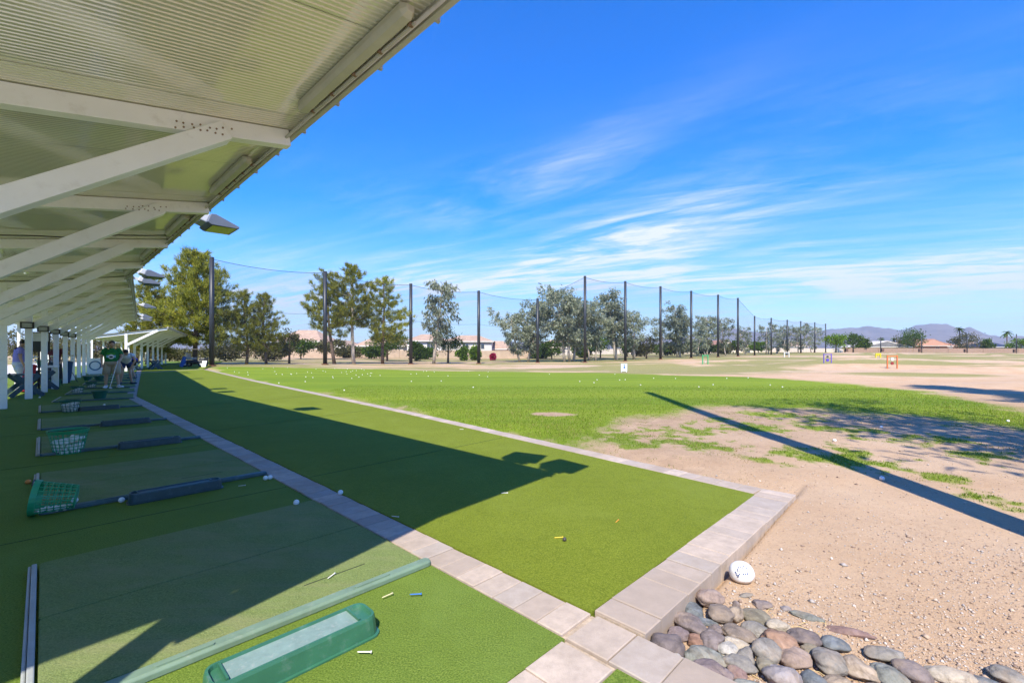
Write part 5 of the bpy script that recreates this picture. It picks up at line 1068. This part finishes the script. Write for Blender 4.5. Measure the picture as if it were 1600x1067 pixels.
def block_wall(px0, d0, px1, d1, y_top, lab, cname, hgt=None):
    a = Vector((far(px0, d0), d0, 0)); b = Vector((far(px1, d1), d1, 0)); n = max(2, int((b - a).length / 12)); r = empty('block_wall', a); tag(r, lab, 'wall', 'block walls behind the range')
    for k in range(n):
        p = a.lerp(b, k / n) - a; q = a.lerp(b, (k + 1) / n) - a; mid = (p + q) / 2 + a; zg = ground_z(mid.x, mid.y); zt = zg + hgt
        MB().bar(p + Vector((0, 0, (zg + zt) / 2 - .2)), q + Vector((0, 0, (zg + zt) / 2 - .2)), .2, zt - zg + .4).build('wall_panel', stucco_wall[cname], r); MB().box(p + Vector((0, 0, zt / 2)), (.45, .45, zt + .15)).build('pier', stucco_wall[cname], r)
stucco_wall = {k: simple('blockwall_' + k, c, .9, .12, 1.5, .4, 5, bdist=.05) for k, c in dict(brown=(.30, .20, .145), tan=(.46, .35, .25), pale=(.62, .54, .45)).items()}
block_wall(1318, 178, 1700, 178, 0, 'long brown block wall below the right hand houses', 'brown', 1.9); block_wall(380, 86, 850, 92, 0, 'tan garden wall behind the pines and houses', 'tan', 1.6); block_wall(850, 120, 1318, 178, 0, 'pale garden wall far behind the eucalyptus row', 'pale', 1.5)
# tan clubhouse behind the bays, seen between the posts
ch = empty('clubhouse', T(-11.5, 20), TH); tag(ch, 'tan clubhouse behind the covered bays, seen between white posts', 'building')
MB().box((0, 0, 1.7), (5, 44, 3.4)).build('wall', stucco['beige'], ch); MB().box((.3, 0, 3.5), (6.4, 45, .25)).build('roof', tile['tan'], ch); MB().box((2.53, 0, .5), (.06, 44, 1.0)).build('base_course', stucco['tan'], ch)
for k in range(9):
    y = -19 + 4.8 * k; f = MB().box((2.54, y, 1.7), (.1, 1.7, 1.5)).build('window', win_frame, ch); MB().box((2.61, y, 1.7), (.05, 1.45, 1.25)).build('pane', win_glass, f)
    MB().box((2.6, y + 2.4, 1.35), (.2, .5, 2.6)).build('pilaster', stucco['white'], ch)
for k in range(9): bush(0, 0, 0, .55, 'yellow green hedge shrub before the clubhouse, %s along the path' % ORD[k], lime_leaf, 140 + k, n=420, loc=T(-8.7, 12 + 4.1 * k, -.05), ht=1.3, trunk=.05, lsz=.16, group='hedge shrubs before the clubhouse')

# ------------------------------------------------------------------ mountains
def mountains():
    px = [-4000, -800, 200, 700, 1000, 1110, 1140, 1165, 1200, 1240, 1280, 1300, 1330, 1358, 1385, 1405, 1432, 1450, 1470, 1486, 1500, 1516, 1532, 1552, 1600, 1800, 2600, 6000]
    py = [536, 536, 537, 536, 532, 522, 514, 517, 519, 516, 517, 514, 513, 510.5, 512, 515, 509, 505.5, 509, 513, 516, 514.5, 518, 523.5, 526, 530, 534, 536]
    n = 700; aa = np.linspace(-70, 70, n); prof = np.interp(800 + F * np.tan(np.radians(aa)), px, py); rows = []; Rb = 3600
    lay = [(2300, 0), (2600, .18), (2900, .42), (3200, .70), (3450, .92), (3600, 1.0), (3900, .5)]
    for rr_, fr in lay:
        x = np.sin(np.radians(aa)) * rr_; y = np.cos(np.radians(aa)) * rr_; hz_ = (PY0 - prof) / F * Rb * np.cos(np.radians(aa))
        z = hz_ * fr * (1 + (vnoise(x, y, .006, 3, 4) - .5) * (.9 if .1 < fr < 1 else .0)) + (vnoise(x, y, .02, 5, 3) - .5) * 22 * (fr > .1) + (-2 if fr == 0 else 0); rows.append(np.stack([x, y, z], 1))
    v = np.concatenate(rows); m_ = len(lay); i, j = np.meshgrid(np.arange(m_ - 1), np.arange(n - 1), indexing='ij'); f = np.stack([i * n + j, i * n + j + 1, (i + 1) * n + j + 1, (i + 1) * n + j], -1).reshape(-1, 4)
    k = NT('mountain'); nn = k.noise(.012, 6, .65, 0, k.coord('World')); k.color(k.ramp(nn, [(.3, (.10, .075, .07)), (.7, (.20, .15, .13))])); k.rough(.95)
    tag(obj('mountains', mesh_np('mountains', v, f), k.m, None, True), 'hazy violet mountain range on the right horizon', 'mountains', kind='structure')
mountains()

# ------------------------------------------------------------------ grass blades and gravel
def field(name, lab, n, box, size, rng, mask, height, width, leafm, lo=.5):
    x = rng.uniform(box[0], box[1], n); t = rng.random(n); y0, y1 = box[2], box[3]; y = 1 / (1 / y0 + t * (1 / y1 - 1 / y0))         # denser close by
    gm = mask(x, y); keep = rng.random(n) < (gm - .30) * 1.35; x, y, gm = x[keep], y[keep], gm[keep]; z = terrain(x, y); K = len(x)
    a = rng.uniform(0, 6.28, K); l = rng.uniform(.1, .7, K); L = height * rng.uniform(.5, 1.4, K) * np.clip(gm, .4, 1); s = width * rng.uniform(.7, 1.4, K); b = rng.uniform(0, 6.28, K); zz_ = np.zeros(K)
    base = np.stack([x, y, z - .004], 1); side = np.stack([np.cos(b), np.sin(b), zz_], 1) * s[:, None]; tip = base + np.stack([np.cos(a) * l * L, np.sin(a) * l * L, L], 1)
    v = np.stack([base - side, base + side, tip], 1).reshape(-1, 3); o = obj(name, mesh_np(name, v, np.arange(K * 3).reshape(-1, 3)), leafm); tag(o, lab, 'grass', kind='stuff'); return o
grass_leaf = leaf_mat('grass_blades', [(0, (.07, .13, .012)), (.4, (.15, .235, .02)), (.78, (.26, .33, .04)), (.86, (.36, .34, .10)), (1, (.42, .35, .16))], .5)
rg = np.random.default_rng(5)
def lawn_only(x, y):
    g = np.maximum(grass_mask(x, y), soil_mask(x, y) * np.clip((vnoise(x, y, 6.0, 91, 2) - .60) * 7, 0, .7)); u = x * math.cos(TH) + y * math.sin(TH); v = -x * math.sin(TH) + y * math.cos(TH); ue = np.interp(v, [-50, 1.2, 7.9, 21.2, 37.4], [9, 4.55, 5.28, 6.34, 8.0]); return np.where(u < ue, 0, g)
field('lawn_grass', 'short green grass of the lawn and its ragged patches', 520000, (-6, 13, 2.6, 17), 0, rg, lawn_only, .030, .0045, grass_leaf, .5)
dry_leaf = leaf_mat('dry_grass_blades', [(0, (.20, .15, .07)), (.5, (.36, .28, .13)), (1, (.30, .32, .09))], .3)
def dry_mask(x, y):
    u = x * math.cos(TH) + y * math.sin(TH); v = -x * math.sin(TH) + y * math.cos(TH); ue = np.interp(v, [-50, 1.2, 7.9, 21.2, 37.4], [9, 4.6, 5.3, 6.36, 8.0]); m = np.clip((vnoise(x, y, 2.2, 131, 4, .6) - .50) * 6, 0, 1) * np.clip(soil_mask(x, y) * 1.2 + .1, 0, 1); return np.where((u < ue), 0, .3 + m * .7)
field('dry_grass', 'sparse dry straw coloured grass between lawn and dirt', 110000, (-2, 11, 2.8, 14), 0, rg, dry_mask, .024, .004, dry_leaf, .5)
def pebbles():
    rng = np.random.default_rng(9); n = 34000; t = rng.random(n); y = 1 / (1 / 1.75 + t * (1 / 9.0 - 1 / 1.75)); x = rng.uniform(.4, 1.2, n) * y * 1.02
    u = x * math.cos(TH) + y * math.sin(TH); v = -x * math.sin(TH) + y * math.cos(TH); ok = ~((v > .9) & (u < np.interp(v, [1, 8, 21], [4.62, 5.35, 6.4]))) & ~(u < 1.86) & (grass_mask(x, y) < .35) & (vnoise(x, y, 1.1, 77, 3) > rng.uniform(.15, .62, n)); x, y = x[ok], y[ok]; z = terrain(x, y); K = len(x); s = .0030 * np.exp(rng.normal(0, .5, K)); s = np.minimum(s, .018)
    o = np.array([(1, 0, 0), (0, 1, 0), (-1, 0, 0), (0, -1, 0), (0, 0, .75), (0, 0, -.5)]); V = o[None] * s[:, None, None] * rng.uniform(.6, 1.4, (K, 6, 1)); a = rng.uniform(0, 6.28, K); ca, sa = np.cos(a)[:, None], np.sin(a)[:, None]
    V = np.stack([V[..., 0] * ca - V[..., 1] * sa, V[..., 0] * sa + V[..., 1] * ca, V[..., 2]], -1) + np.stack([x, y, z + s * .3], 1)[:, None]
    fb = np.array([(0, 1, 4), (1, 2, 4), (2, 3, 4), (3, 0, 4), (1, 0, 5), (2, 1, 5), (3, 2, 5), (0, 3, 5)]); f = (fb[None] + np.arange(K)[:, None, None] * 6).reshape(-1, 3)
    k = NT('gravel'); g = k.n('ShaderNodeNewGeometry'); k.color(k.ramp(g.outputs['Random Per Island'], [(0, (.20, .14, .11)), (.3, (.42, .30, .21)), (.6, (.52, .41, .31)), (.85, (.36, .33, .31)), (1, (.66, .58, .50))])); k.rough(.85)
    tag(obj('gravel', mesh_np('gravel', V.reshape(-1, 3), f), k.m), 'fine loose gravel over the bare dirt', 'gravel', kind='stuff')
pebbles()
# dry straw caught between the rocks
m = MB()
for i in range(60):
    p = at(R.uniform(1040, 1330), R.uniform(950, 1066), -.06); a = R.random() * 6.28; l = R.uniform(.03, .09); u, v = uv_of(p)
    if u < 1.86: continue
    q = Vector((math.cos(a) * l, math.sin(a) * l, R.uniform(-.005, .02))); m.tube([p + Vector((0, 0, .0)), p + q * .5 + Vector((0, 0, .01)), p + q], .0014, 4)
tag(m.build('dry_straw', simple('straw', (.55, .42, .20), .8)), 'dry straw caught between the river rocks', 'straw', kind='stuff')

# ------------------------------------------------------------------ haze
hz = MB().box((0, 0, 170), (11000, 11000, 360)).build('haze', None); k = bpy.data.materials.new('haze'); k.use_nodes = True; k.node_tree.nodes.clear()
vo = k.node_tree.nodes.new('ShaderNodeVolumePrincipled'); vo.inputs['Color'].default_value = (.58, .76, .96, 1); vo.inputs['Density'].default_value = .00018; vo.inputs['Anisotropy'].default_value = .0
mo = k.node_tree.nodes.new('ShaderNodeOutputMaterial'); k.node_tree.links.new(vo.outputs[0], mo.inputs['Volume']); hz.data.materials.append(k); tag(hz, 'thin pale blue air between here and the mountains', 'haze', kind='stuff')
